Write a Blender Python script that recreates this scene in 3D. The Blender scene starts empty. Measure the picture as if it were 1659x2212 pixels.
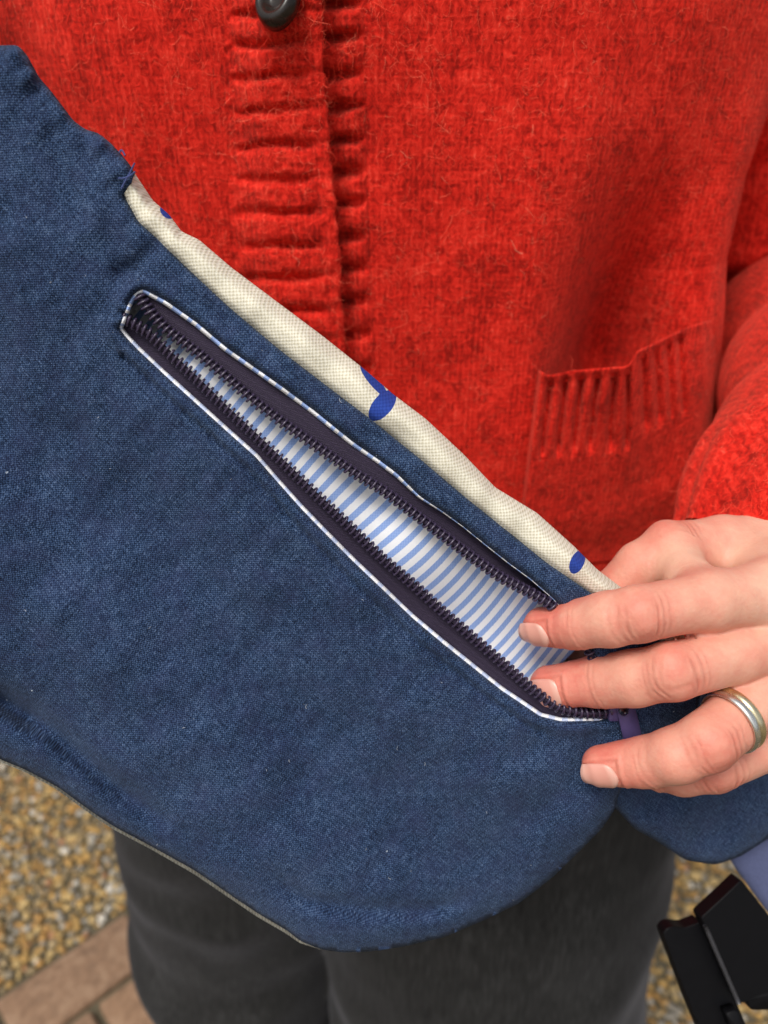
import bpy, math, random
import numpy as np
from mathutils import Vector, Matrix
from mathutils.geometry import delaunay_2d_cdt

random.seed(7)
RNG = np.random.default_rng(7)
SC = bpy.context.scene
COL = SC.collection
R = math.radians

# ------------------------------------------------------------------ camera
CAM = np.array([0.0, 0.0, 1.22])
PITCH = R(28.0)
FPX, CX, CY = 1664.0, 829.5, 1106.0            # photograph measured at 1659 x 2212
cam_d = bpy.data.cameras.new('camera')
cam_d.sensor_fit = 'HORIZONTAL'
cam_d.sensor_width = 36.0
cam_d.lens = 36.0 * FPX / 1659.0
cam_d.clip_start = 0.01
cam_d.clip_end = 500.0
cam_d.dof.use_dof = True
cam_d.dof.focus_distance = 0.224
cam_d.dof.aperture_fstop = 14.0
cam = bpy.data.objects.new('camera', cam_d)
COL.objects.link(cam)
cam.location = CAM
cam.rotation_euler = (R(90) - PITCH, 0, 0)
SC.camera = cam

# ------------------------------------------------------------------ sky and sun
SUN_EL, SUN_AZ = R(58), R(208)                  # high, behind the camera and a little to its left
world = bpy.data.worlds.new('World')
SC.world = world
world.use_nodes = True
nt = world.node_tree
nt.nodes.clear()
w_out = nt.nodes.new('ShaderNodeOutputWorld')
w_bg = nt.nodes.new('ShaderNodeBackground')
w_sky = nt.nodes.new('ShaderNodeTexSky')
w_sky.sky_type = 'NISHITA'
w_sky.sun_disc = False
w_sky.sun_elevation = SUN_EL
w_sky.sun_rotation = SUN_AZ
w_sky.air_density = 1.0
w_sky.dust_density = 4.0
w_sky.ozone_density = 1.0
w_hsv = nt.nodes.new('ShaderNodeHueSaturation')  # overcast: nearly colourless sky
w_hsv.inputs['Saturation'].default_value = 0.30
nt.links.new(w_sky.outputs[0], w_hsv.inputs['Color'])
nt.links.new(w_hsv.outputs[0], w_bg.inputs[0])
w_bg.inputs[1].default_value = 0.10
nt.links.new(w_bg.outputs[0], w_out.inputs[0])

sun_d = bpy.data.lights.new('sun', 'SUN')
sun_d.energy = 1.5
sun_d.angle = R(20)
sun_d.color = (1.0, 0.96, 0.90)
sun = bpy.data.objects.new('sun', sun_d)
COL.objects.link(sun)
sdir = Vector((math.sin(SUN_AZ) * math.cos(SUN_EL), math.cos(SUN_AZ) * math.cos(SUN_EL), math.sin(SUN_EL)))
sun.rotation_euler = sdir.to_track_quat('Z', 'Y').to_euler()
sun.location = (0, 0, 6)

SC.view_settings.view_transform = 'Standard'
SC.view_settings.look = 'None'
SC.view_settings.exposure = 0.46
SC.view_settings.gamma = 1.0
SC.view_settings.use_curve_mapping = False

# ------------------------------------------------------------------ pixel <-> place
FW = np.array([0.0, math.cos(PITCH), -math.sin(PITCH)])
UP = np.array([0.0, math.sin(PITCH), math.cos(PITCH)])
RT = np.array([1.0, 0.0, 0.0])


def rays(px, py):
    px = np.asarray(px, float); py = np.asarray(py, float)
    return FW + ((px - CX) / FPX)[..., None] * RT - ((py - CY) / FPX)[..., None] * UP


def P(px, py, d):
    return CAM + np.asarray(d, float)[..., None] * rays(px, py)


def p1(px, py, d):
    return P(np.array([px]), np.array([py]), np.array([d]))[0]


# ------------------------------------------------------------------ mesh helpers
def vnoise(p, seed=0):
    """value noise, p (N,3) in lattice units -> about -1..1"""
    p = np.asarray(p, float)
    i = np.floor(p).astype(np.int64)
    f = p - i
    f = f * f * (3 - 2 * f)
    out = np.zeros(len(p))
    for dx in (0, 1):
        for dy in (0, 1):
            for dz in (0, 1):
                h = (i[:, 0] + dx) * 374761393 + (i[:, 1] + dy) * 668265263 + (i[:, 2] + dz) * 2147483647 + seed * 974711
                h = (h ^ (h >> 13)) * 1274126177
                h = (h ^ (h >> 16)) & 0xFFFFFF
                v = h / float(0xFFFFFF) * 2 - 1
                w = (f[:, 0] if dx else 1 - f[:, 0]) * (f[:, 1] if dy else 1 - f[:, 1]) * (f[:, 2] if dz else 1 - f[:, 2])
                out += w * v
    return out


def n2(x, y, s, seed=0):
    x = np.asarray(x, float); y = np.asarray(y, float)
    sh = x.shape
    return vnoise(np.stack([x.ravel() / s, y.ravel() / s, np.zeros(x.size)], 1), seed).reshape(sh)


def sstep(a, b, x):
    t = np.clip((np.asarray(x, float) - a) / (b - a), 0, 1)
    return t * t * (3 - 2 * t)


def gauss(x, s):
    return np.exp(-(np.asarray(x, float) / s) ** 2)


def adopt(o, parent):
    if parent is not None:
        o.parent = parent
        o.matrix_parent_inverse = Matrix.Translation(-Vector(world_loc(parent)))


def world_loc(o):
    v = Vector(o.location)
    # children hold world coordinates through matrix_parent_inverse, only roots are moved
    return v if o.parent is None else Vector((0, 0, 0))


def mesh(name, V, faces, mat, parent=None, smooth=True, uv=None, attrs=None):
    """faces: list of (n,k) int arrays; uv per vertex (N,2); attrs dict name->(N,) or (N,3)"""
    V = np.ascontiguousarray(V, dtype=np.float32)
    if isinstance(faces, np.ndarray):
        faces = [faces]
    loops = np.concatenate([f.ravel() for f in faces]).astype(np.int32)
    tot = np.concatenate([np.full(len(f), f.shape[1], np.int32) for f in faces])
    st = np.concatenate([[0], np.cumsum(tot)[:-1]]).astype(np.int32)
    me = bpy.data.meshes.new(name)
    me.vertices.add(len(V)); me.vertices.foreach_set('co', V.ravel())
    me.loops.add(len(loops)); me.loops.foreach_set('vertex_index', loops)
    me.polygons.add(len(tot)); me.polygons.foreach_set('loop_start', st); me.polygons.foreach_set('loop_total', tot)
    if uv is not None:
        l = me.uv_layers.new(name='UVMap')
        l.data.foreach_set('uv', np.ascontiguousarray(np.asarray(uv, np.float32)[loops]).ravel())
    for k, a in (attrs or {}).items():
        a = np.asarray(a, np.float32)
        if a.ndim == 1:
            at = me.attributes.new(k, 'FLOAT', 'POINT'); at.data.foreach_set('value', a)
        else:
            at = me.attributes.new(k, 'FLOAT_COLOR', 'POINT')
            at.data.foreach_set('color', np.concatenate([a, np.ones((len(a), 1), np.float32)], 1).ravel())
    me.update(calc_edges=True)
    me.validate()
    me.polygons.foreach_set('use_smooth', [smooth] * len(me.polygons))
    if mat is not None:
        me.materials.append(mat)
    o = bpy.data.objects.new(name, me)
    COL.objects.link(o)
    adopt(o, parent)
    return o


def empty(name, loc):
    o = bpy.data.objects.new(name, None)
    o.empty_display_size = 0.05
    COL.objects.link(o)
    o.location = loc
    return o


def tag(o, label=None, cat=None, kind=None, group=None):
    if label: o['label'] = label
    if cat: o['category'] = cat
    if kind: o['kind'] = kind
    if group: o['group'] = group
    return o


def grid_faces(nu, nv, close_u=False, close_v=False):
    iu = np.arange(nu if close_u else nu - 1); iv = np.arange(nv if close_v else nv - 1)
    a, b = np.meshgrid(iu, iv, indexing='ij')
    a2, b2 = (a + 1) % nu, (b + 1) % nv
    return np.stack([a * nv + b, a2 * nv + b, a2 * nv + b2, a * nv + b2], -1).reshape(-1, 4)


def resample(pts, step=None, n=None, closed=False):
    pts = np.asarray(pts, float)
    if closed:
        pts = np.vstack([pts, pts[:1]])
    # smooth Catmull-Rom pass first
    s = np.concatenate([[0], np.cumsum(np.linalg.norm(np.diff(pts, axis=0), axis=1))])
    L = s[-1]
    m = n if n else max(2, int(round(L / step)) + 1)
    t = np.linspace(0, L, m)
    out = np.stack([np.interp(t, s, pts[:, k]) for k in range(pts.shape[1])], 1)
    return out[:-1] if closed else out


def smooth_curve(pts, step, it=3, closed=False):
    q = resample(pts, step=step, closed=closed)
    for _ in range(it):
        if closed:
            q = (np.roll(q, 1, 0) + 2 * q + np.roll(q, -1, 0)) / 4
        else:
            q[1:-1] = (q[:-2] + 2 * q[1:-1] + q[2:]) / 4
    return q


def pt_poly_dist(px, py, poly, closed=False):
    """distance of points to a polyline and arclength of the foot"""
    A = poly if not closed else np.vstack([poly, poly[:1]])
    best = np.full(px.shape, 1e9); arc = np.zeros(px.shape); s0 = 0.0
    for a, b in zip(A[:-1], A[1:]):
        ab = b - a; L = math.hypot(*ab)
        if L < 1e-9: continue
        t = np.clip(((px - a[0]) * ab[0] + (py - a[1]) * ab[1]) / (L * L), 0, 1)
        d = np.hypot(px - a[0] - t * ab[0], py - a[1] - t * ab[1])
        m = d < best
        best[m] = d[m]; arc[m] = s0 + t[m] * L
        s0 += L
    return best, arc


def inside_poly(px, py, poly):
    c = np.zeros(px.shape, bool)
    n = len(poly)
    j = n - 1
    for i in range(n):
        xi, yi = poly[i]; xj, yj = poly[j]
        if yi != yj:
            m = ((yi > py) != (yj > py)) & (px < (xj - xi) * (py - yi) / (yj - yi) + xi)
            c ^= m
        j = i
    return c


def cdt(outline, holes, step, margin=0.6):
    """triangulate an outline with holes, interior points on a jittered hex grid"""
    x0, y0 = outline.min(0); x1, y1 = outline.max(0)
    xs = np.arange(x0, x1, step); ys = np.arange(y0, y1, step * 0.87)
    gx, gy = np.meshgrid(xs, ys)
    gx = gx + (np.arange(len(ys)) % 2)[:, None] * step * 0.5
    gx, gy = gx.ravel(), gy.ravel()
    m = inside_poly(gx, gy, outline)
    gx, gy = gx[m], gy[m]
    d, _ = pt_poly_dist(gx, gy, outline, True)
    keep = d > step * margin
    for h in holes:
        dh, _ = pt_poly_dist(gx, gy, h, True)
        keep &= (~inside_poly(gx, gy, h)) & (dh > step * margin)
    gx, gy = gx[keep], gy[keep]
    pts = [outline] + list(holes)
    edges = []; o = 0
    for q in pts:
        n = len(q)
        edges += [(o + i, o + (i + 1) % n) for i in range(n)]
        o += n
    allp = np.vstack(pts + [np.stack([gx, gy], 1)])
    res = delaunay_2d_cdt([Vector(p) for p in allp], edges, [], 0, 1e-4)
    V = np.array([tuple(v) for v in res[0]])
    F = np.array([f for f in res[2] if len(f) == 3])
    c = V[F].mean(1)
    m = inside_poly(c[:, 0], c[:, 1], outline)
    for h in holes:
        m &= ~inside_poly(c[:, 0], c[:, 1], h)
    F = F[m]
    a, b, cc = V[F[:, 0]], V[F[:, 1]], V[F[:, 2]]
    ar = (b[:, 0] - a[:, 0]) * (cc[:, 1] - a[:, 1]) - (b[:, 1] - a[:, 1]) * (cc[:, 0] - a[:, 0])
    F[ar > 0] = F[ar > 0][:, ::-1]           # pixel y runs down
    return V, F


def frames(path, ref):
    T = np.gradient(path, axis=0)
    T /= np.linalg.norm(T, axis=1)[:, None]
    ref = np.broadcast_to(np.asarray(ref, float), T.shape)
    N = ref - (ref * T).sum(1)[:, None] * T
    N /= np.linalg.norm(N, axis=1)[:, None]
    B = np.cross(T, N)
    return T, N, B


def tube(path, rad, ref=(0, 0, 1), n=12, cap=True, fn=None):
    path = np.asarray(path, float)
    T, N, B = frames(path, ref)
    rad = np.broadcast_to(np.asarray(rad, float), (len(path),))
    th = np.linspace(0, 2 * math.pi, n, endpoint=False)
    rr = rad[:, None] * np.ones(n)
    if fn is not None:
        rr = fn(rr, np.arange(len(path))[:, None] / (len(path) - 1), th[None, :])
    V = path[:, None, :] + rr[..., None] * (np.cos(th)[None, :, None] * N[:, None, :] + np.sin(th)[None, :, None] * B[:, None, :])
    m = len(path)
    F = [grid_faces(m, n, False, True)]
    V = V.reshape(-1, 3)
    if cap:
        V = np.vstack([V, path[:1], path[-1:]])
        i = np.arange(n)
        F.append(np.stack([np.full(n, m * n), i, (i + 1) % n], 1)[:, ::-1])
        F.append(np.stack([np.full(n, m * n + 1), (m - 1) * n + i, (m - 1) * n + (i + 1) % n], 1))
    return V, F


def merge(parts):
    Vs, Fs, o = [], [], 0
    for V, F in parts:
        if isinstance(F, np.ndarray): F = [F]
        Vs.append(V); Fs += [f + o for f in F]; o += len(V)
    return np.vstack(Vs), Fs


def bevel_box(sx, sy, sz, b):
    """box with chamfered edges centred on the origin"""
    import bmesh
    bm = bmesh.new()
    bmesh.ops.create_cube(bm, size=1)
    bmesh.ops.scale(bm, vec=(sx, sy, sz), verts=bm.verts)
    bmesh.ops.bevel(bm, geom=list(bm.edges) + list(bm.verts), offset=b, segments=2, affect='EDGES', profile=0.6)
    bmesh.ops.triangulate(bm, faces=bm.faces)
    bm.verts.ensure_lookup_table()
    V = np.array([v.co[:] for v in bm.verts]); F = np.array([[v.index for v in f.verts] for f in bm.faces])
    bm.free()
    return V, F


# ------------------------------------------------------------------ distance fields
def smin(a, b, k):
    h = np.clip(0.5 + 0.5 * (b - a) / k, 0, 1)
    return b + (a - b) * h - k * h * (1 - h)


def cone(p, a, b, ra, rb):
    ba = np.asarray(b, float) - a
    t = np.clip(((p - a) @ ba) / (ba @ ba), 0, 1)
    q = p - a - t[:, None] * ba
    return np.sqrt((q * q).sum(1)) - (ra + (rb - ra) * t)


def ell(p, c, r):
    q = (p - c) / r
    k0 = np.sqrt((q * q).sum(1)); k1 = np.sqrt(((q / r) ** 2).sum(1))
    return k0 * (k0 - 1) / np.maximum(k1, 1e-9)


def polymesh(sdf, lo, hi, h, newton=2):
    lo = np.asarray(lo, float); hi = np.asarray(hi, float)
    B = 8
    nb = np.ceil((hi - lo) / (h * B)).astype(int)
    n = nb * B + 1
    G = np.full(n, 1.0, np.float32)
    bi = np.stack(np.meshgrid(*[np.arange(k) for k in nb], indexing='ij'), -1).reshape(-1, 3)
    c = lo + (bi + 0.5) * B * h
    fc = sdf(c)
    rad = B * h * 0.87 * 1.25 + h
    for q, f in zip(bi[fc < -rad], fc[fc < -rad]):
        s = q * B
        G[s[0]:s[0] + B + 1, s[1]:s[1] + B + 1, s[2]:s[2] + B + 1] = -1
    act = bi[np.abs(fc) <= rad]
    loc = np.stack(np.meshgrid(*[np.arange(B + 1)] * 3, indexing='ij'), -1).reshape(-1, 3)
    for k in range(0, len(act), 400):
        ch = act[k:k + 400]
        idx = (ch[:, None, :] * B + loc[None]).reshape(-1, 3)
        G[idx[:, 0], idx[:, 1], idx[:, 2]] = sdf(lo + idx * h)
    # naive surface nets
    S = G < 0
    C = [S[dx:n[0] - 1 + dx, dy:n[1] - 1 + dy, dz:n[2] - 1 + dz] for dx in (0, 1) for dy in (0, 1) for dz in (0, 1)]
    cnt = sum(x.astype(np.int8) for x in C)
    ac = np.argwhere((cnt > 0) & (cnt < 8))
    vid = np.full(n - 1, -1, np.int64)
    vid[ac[:, 0], ac[:, 1], ac[:, 2]] = np.arange(len(ac))
    acc = np.zeros((len(ac), 3)); w = np.zeros(len(ac))
    offs = [np.array(o) for o in ((0, 0, 0), (0, 0, 1), (0, 1, 0), (0, 1, 1), (1, 0, 0), (1, 0, 1), (1, 1, 0), (1, 1, 1))]
    for i in range(8):
        for j in range(i + 1, 8):
            if np.abs(offs[i] - offs[j]).sum() != 1: continue
            a = ac + offs[i]; b = ac + offs[j]
            fa = G[a[:, 0], a[:, 1], a[:, 2]]; fb = G[b[:, 0], b[:, 1], b[:, 2]]
            m = (fa < 0) != (fb < 0)
            t = np.where(m, fa / np.where(m, fa - fb, 1), 0)
            acc += np.where(m[:, None], a + t[:, None] * (b - a), 0)
            w += m
    V = lo + acc / w[:, None] * h
    Q = []
    for ax in range(3):
        u, v = (ax + 1) % 3, (ax + 2) % 3
        sl0 = [slice(None)] * 3; sl1 = [slice(None)] * 3
        sl0[ax] = slice(0, n[ax] - 1); sl1[ax] = slice(1, n[ax])
        a, b = S[tuple(sl0)], S[tuple(sl1)]
        e = np.argwhere(a != b)
        e = e[(e[:, u] > 0) & (e[:, v] > 0) & (e[:, u] < n[u] - 1) & (e[:, v] < n[v] - 1)]
        fl = a[e[:, 0], e[:, 1], e[:, 2]]
        q = []
        for du, dv in ((-1, -1), (0, -1), (0, 0), (-1, 0)):
            k = e.copy(); k[:, u] += du; k[:, v] += dv
            q.append(vid[k[:, 0], k[:, 1], k[:, 2]])
        q = np.stack(q, 1)
        q[~fl] = q[~fl][:, ::-1]
        Q.append(q[(q >= 0).all(1)])
    Q = np.concatenate(Q)
    for _ in range(newton):
        f = sdf(V); g = grad(sdf, V, h * 0.3)
        V = V - np.clip(f, -h, h)[:, None] * g
    return V, Q


def grad(sdf, V, e):
    g = np.stack([sdf(V + e * np.eye(3)[k]) - sdf(V - e * np.eye(3)[k]) for k in range(3)], 1)
    return g / np.maximum(np.linalg.norm(g, axis=1), 1e-9)[:, None]


def subdivide(V, Q):
    """each quad into four"""
    E = np.concatenate([np.sort(Q[:, [i, (i + 1) % 4]], 1) for i in range(4)])
    U, inv = np.unique(E, axis=0, return_inverse=True)
    inv = inv.reshape(-1)
    n, m = len(V), len(Q)
    Vm = V[U].mean(1); Vc = V[Q].mean(1)
    e = [n + inv[i * m:(i + 1) * m] for i in range(4)]
    c = n + len(U) + np.arange(m)
    F = np.concatenate([np.stack([Q[:, i], e[i], c, e[(i + 3) % 4]], 1) for i in range(4)])
    return np.vstack([V, Vm, Vc]), F


# ------------------------------------------------------------------ material helper
class M:
    def __init__(self, name, **kw):
        self.m = bpy.data.materials.new(name)
        self.m.use_nodes = True
        self.t = self.m.node_tree
        self.b = self.t.nodes['Principled BSDF']
        for k, v in kw.items():
            self.set(k, v)

    def set(self, k, v):
        s = self.b.inputs[k.replace('_', ' ')]
        if isinstance(v, bpy.types.NodeSocket): self.t.links.new(v, s)
        else: s.default_value = tuple(v) + (1.0,) if isinstance(v, tuple) and len(v) == 3 and s.type == 'RGBA' else v

    def n(self, typ, out=0, **kw):
        nd = self.t.nodes.new('ShaderNode' + typ)
        for k, v in kw.items():
            if k.startswith('i_'):
                key = k[2:]
                key = int(key) if key.isdigit() else key.replace('_', ' ')
                s = nd.inputs[key]
                if isinstance(v, bpy.types.NodeSocket): self.t.links.new(v, s)
                else: s.default_value = v
            else:
                setattr(nd, k, v)
        self.last = nd
        return nd.outputs[out]

    def uv(self): return self.n('TexCoord', 'UV')
    def obj(self): return self.n('TexCoord', 'Object')
    def attr(self, name, out='Fac'): return self.n('Attribute', out, attribute_name=name)
    def math(self, op, a, b=0.0, c=0.0): return self.n('Math', 0, operation=op, i_0=a, i_1=b, i_2=c)

    def mapping(self, vec, scale=(1, 1, 1), rot=(0, 0, 0)):
        return self.n('Mapping', 0, i_Vector=vec, i_Scale=scale, i_Rotation=rot)

    def noise(self, vec, scale, detail=2.0, rough=0.5, dist=0.0):
        return self.n('TexNoise', 0, i_Vector=vec, i_Scale=scale, i_Detail=detail, i_Roughness=rough, i_Distortion=dist)

    def ramp(self, fac, stops, interp='LINEAR'):
        o = self.n('ValToRGB', 0, i_Fac=fac)
        cr = self.last.color_ramp
        cr.interpolation = interp
        while len(cr.elements) < len(stops): cr.elements.new(0.5)
        for e, (p, c) in zip(cr.elements, stops):
            e.position = p
            e.color = tuple(c) + (1,) if isinstance(c, (tuple, list)) else (c, c, c, 1)
        return o

    def mix(self, f, a, b, blend='MIX'):
        nd = self.t.nodes.new('ShaderNodeMix')
        nd.data_type = 'RGBA'; nd.blend_type = blend
        for s, v in ((nd.inputs[0], f), (nd.inputs[6], a), (nd.inputs[7], b)):
            if isinstance(v, bpy.types.NodeSocket): self.t.links.new(v, s)
            else: s.default_value = tuple(v) + (1,) if isinstance(v, tuple) else v
        return nd.outputs[2]

    def bump(self, h, strength, dist, normal=None):
        kw = dict(i_Height=h, i_Strength=strength, i_Distance=dist)
        if normal is not None: kw['i_Normal'] = normal
        o = self.n('Bump', 0, **kw)
        self.set('Normal', o)
        return o

    def weave(self, uv, pitch, wob=0.25):
        """over-and-under threads; returns a 0..1 height"""
        sep = self.n('SeparateXYZ', 0, i_Vector=uv)
        sp = self.last
        nz = self.noise(self.mapping(uv, (1, 1, 1)), 0.35 / pitch, 2)
        k = 2 * math.pi / pitch
        jit = self.math('MULTIPLY', self.math('SUBTRACT', nz, 0.5), wob * 40)
        a = self.math('SINE', self.math('ADD', self.math('MULTIPLY', sp.outputs[0], k), jit))
        b = self.math('SINE', self.math('ADD', self.math('MULTIPLY', sp.outputs[1], k), jit))
        return self.math('MULTIPLY_ADD', self.math('MULTIPLY', a, b), 0.5, 0.5)


def mat_denim():
    m = M('blue_linen', Roughness=0.92)
    uv = m.uv()
    w = m.weave(uv, 0.00085)
    su = m.noise(m.mapping(uv, (260, 2600, 1)), 1.0, 3, 0.6)
    sv = m.noise(m.mapping(uv, (2600, 260, 1)), 1.0, 3, 0.6)
    fine = m.noise(uv, 1500, 2, 0.6)
    big = m.noise(uv, 38, 4, 0.65)
    sl = m.math('ADD', m.math('MULTIPLY', su, 0.5), m.math('MULTIPLY', sv, 0.5))
    f = m.math('ADD', m.math('MULTIPLY', sl, 0.80), m.math('MULTIPLY', w, 0.20))
    f = m.math('ADD', f, m.math('MULTIPLY', m.math('SUBTRACT', fine, 0.5), 0.30))
    f = m.math('ADD', f, m.math('MULTIPLY', m.math('SUBTRACT', big, 0.5), 0.16))
    c = m.ramp(f, [(0.36, (0.003, 0.007, 0.021)), (0.47, (0.014, 0.030, 0.074)), (0.56, (0.036, 0.070, 0.150)), (0.68, (0.12, 0.175, 0.29))])
    vio = m.noise(uv, 120, 2)
    c = m.mix(m.ramp(vio, [(0.40, 0.0), (0.80, 0.40)]), c, (0.030, 0.034, 0.092))
    lint = m.n('TexVoronoi', 'Distance', i_Vector=m.mapping(uv, (1, 1, 1), (0, 0, 0.6)), i_Scale=95.0)
    lc = m.n('TexVoronoi', 'Color', i_Vector=m.mapping(uv, (1, 1, 1), (0, 0, 0.6)), i_Scale=95.0)
    pick = m.math('GREATER_THAN', m.n('SeparateColor', 0, i_Color=lc), 0.86)
    lf = m.math('MULTIPLY', m.math('LESS_THAN', m.math('ADD', lint, m.math('MULTIPLY', fine, 0.06)), 0.062), pick)
    c = m.mix(m.math('MULTIPLY', lf, 0.8), c, (0.42, 0.48, 0.56))
    m.set('Base_Color', c)
    m.set('Sheen_Weight', 0.10); m.set('Sheen_Roughness', 0.5); m.set('Sheen_Tint', (0.55, 0.65, 0.85, 1))
    m.set('Specular_IOR_Level', 0.15)
    h = m.math('ADD', m.math('MULTIPLY', w, 0.6), m.math('MULTIPLY', sl, 1.4))
    m.bump(h, 0.8, 0.0004)
    return m.m


def mat_canvas():
    m = M('cream_canvas', Roughness=0.9)
    uv = m.uv()
    w = m.weave(uv, 0.00125, 0.12)
    n = m.noise(uv, 900, 2)
    big = m.noise(uv, 40, 2)
    f = m.math('ADD', m.math('MULTIPLY', w, 0.7), m.math('MULTIPLY', n, 0.3))
    c = m.ramp(f, [(0.1, (0.45, 0.40, 0.28)), (0.45, (0.70, 0.66, 0.53)), (0.8, (0.82, 0.79, 0.68))])
    c = m.mix(m.math('MULTIPLY', big, 0.12), c, (0.60, 0.52, 0.36))
    pr = m.math('GREATER_THAN', m.math('ADD', m.attr('print'), m.math('MULTIPLY', m.math('SUBTRACT', n, 0.5), 0.08)), 0.5)
    c = m.mix(pr, c, m.mix(w, (0.018, 0.045, 0.26), (0.03, 0.07, 0.36)))
    m.set('Base_Color', c)
    m.set('Specular_IOR_Level', 0.2)
    m.bump(f, 0.45, 0.0003)
    return m.m


def mat_stripes():
    m = M('striped_shirting', Roughness=0.85)
    uv = m.uv()
    w = m.weave(uv, 0.0007, 0.05)
    n = m.noise(uv, 1400, 2)
    ph = m.math('FRACT', m.math('ADD', m.attr('phase'), m.math('MULTIPLY', n, 0.08)))
    f = m.ramp(ph, [(0.0, 0.0), (0.04, 1.0), (0.47, 1.0), (0.51, 0.0)])
    blue = m.mix(m.math('ADD', m.math('MULTIPLY', w, 0.6), m.math('MULTIPLY', n, 0.3)), (0.15, 0.28, 0.68), (0.46, 0.60, 0.91))
    white = m.mix(n, (0.84, 0.85, 0.90), (0.93, 0.93, 0.95))
    m.set('Base_Color', m.mix(m.math('MULTIPLY', f, m.math('SUBTRACT', 1.0, m.attr('soft'))), white, blue))
    m.set('Specular_IOR_Level', 0.2)
    m.bump(w, 0.25, 0.0002)
    return m.m


def mat_tape():
    m = M('zip_tape', Roughness=0.8)
    uv = m.uv()
    sep = m.n('SeparateXYZ', 0, i_Vector=uv); sp = m.last
    tri = m.math('PINGPONG', sp.outputs[1], 0.0009)
    hb = m.math('SINE', m.math('MULTIPLY', m.math('ADD', sp.outputs[0], m.math('MULTIPLY', tri, 1.3)), 2 * math.pi / 0.0006))
    n = m.noise(uv, 1300, 2)
    f = m.math('ADD', m.math('MULTIPLY_ADD', hb, 0.3, 0.4), m.math('MULTIPLY', n, 0.35))
    m.set('Base_Color', m.ramp(f, [(0.2, (0.004, 0.002, 0.009)), (0.6, (0.017, 0.009, 0.029)), (0.95, (0.055, 0.036, 0.080))]))
    m.bump(f, 0.5, 0.0003)
    return m.m


def mat_wool():
    m = M('red_wool', Roughness=0.97)
    ob = m.obj()
    n1 = m.noise(m.mapping(ob, (1, 1, 0.9)), 300, 5, 0.7, 0.9)
    n2_ = m.noise(ob, 60, 3, 0.6)
    st = m.n('TexWave', 0, i_Vector=m.mapping(ob, (1, 1, 0.55)), i_Scale=150.0, i_Distortion=9.0, i_Detail=2.0, i_Detail_Scale=2.0)
    f = m.math('ADD', m.math('MULTIPLY', n1, 0.75), m.math('MULTIPLY', m.math('SUBTRACT', n2_, 0.5), 0.30))
    f = m.math('ADD', f, m.math('MULTIPLY', st, 0.05))
    m.n('SeparateXYZ', 0, i_Vector=ob); so_ = m.last
    wv = m.math('MULTIPLY', n2_, 5.0)
    colm = m.math('SINE', m.math('ADD', m.math('MULTIPLY', so_.outputs[0], 2 * math.pi / 0.0023), wv))
    rows = m.math('SINE', m.math('ADD', m.math('ADD', m.math('MULTIPLY', so_.outputs[2], 2 * math.pi / 0.0021), wv), m.math('MULTIPLY', m.math('ABSOLUTE', colm), 2.2)))
    kn_ = m.math('ADD', m.math('MULTIPLY', colm, 0.6), m.math('MULTIPLY', rows, 0.4))
    f = m.math('ADD', f, m.math('MULTIPLY', kn_, 0.045))
    c = m.ramp(f, [(0.27, (0.28, 0.006, 0.004)), (0.41, (0.62, 0.017, 0.010)), (0.53, (0.82, 0.038, 0.022)), (0.66, (0.92, 0.12, 0.075))])
    m.set('Base_Color', c)
    m.set('Sheen_Weight', 0.35); m.set('Sheen_Roughness', 0.6); m.set('Sheen_Tint', (1.0, 0.22, 0.15, 1))
    m.set('Specular_IOR_Level', 0.05)
    m.bump(f, 0.8, 0.0016)
    return m.m


def mat_fibre():
    m = M('wool_fibre', Roughness=0.95)
    a = m.attr('tone')
    m.set('Base_Color', m.ramp(a, [(0.0, (0.60, 0.016, 0.009)), (0.5, (0.88, 0.058, 0.033)), (0.93, (0.92, 0.17, 0.10)), (1.0, (0.92, 0.42, 0.26))]))
    m.set('Specular_IOR_Level', 0.05)
    return m.m


def mat_skin():
    m = M('skin', Roughness=0.52)
    ob = m.obj()
    red = m.attr('red')
    blot = m.noise(ob, 130, 5, 0.7)
    fine = m.noise(ob, 1500, 3, 0.6)
    c = m.mix(m.math('MULTIPLY', m.math('ADD', red, m.math('MULTIPLY', m.math('SUBTRACT', blot, 0.5), 1.1)), 1.0),
              (0.74, 0.430, 0.305), (0.67, 0.185, 0.135))
    c = m.mix(m.math('MULTIPLY', m.attr('crease'), 0.55), c, (0.46, 0.105, 0.065))
    m.last = None
    m.set('Base_Color', c)
    m.set('Subsurface_Weight', 0.22); m.set('Subsurface_Radius', (1.0, 0.35, 0.2)); m.set('Subsurface_Scale', 0.0035)
    m.set('Specular_IOR_Level', 0.35)
    vor = m.n('TexVoronoi', 'Distance', i_Vector=ob, i_Scale=800.0)
    h = m.math('ADD', m.math('MULTIPLY', vor, 0.6), m.math('MULTIPLY', fine, 0.7))
    m.bump(h, 0.5, 0.00025)
    return m.m


def mat_simple(name, col, rough, metal=0.0, var=0.15, scale=300, bump=0.1, bd=0.0003, **kw):
    m = M(name, Roughness=rough, Metallic=metal)
    ob = m.obj()
    n = m.noise(ob, scale, 3, 0.6)
    dark = tuple(v * (1 - 2 * var) for v in col); lite = tuple(min(1, v * (1 + 2 * var)) for v in col)
    m.set('Base_Color', m.mix(n, dark, lite))
    m.set('Roughness', m.math('MULTIPLY_ADD', n, 0.2, rough - 0.1))
    if bump: m.bump(n, bump, bd)
    for k, v in kw.items(): m.set(k, v)
    return m.m


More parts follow.
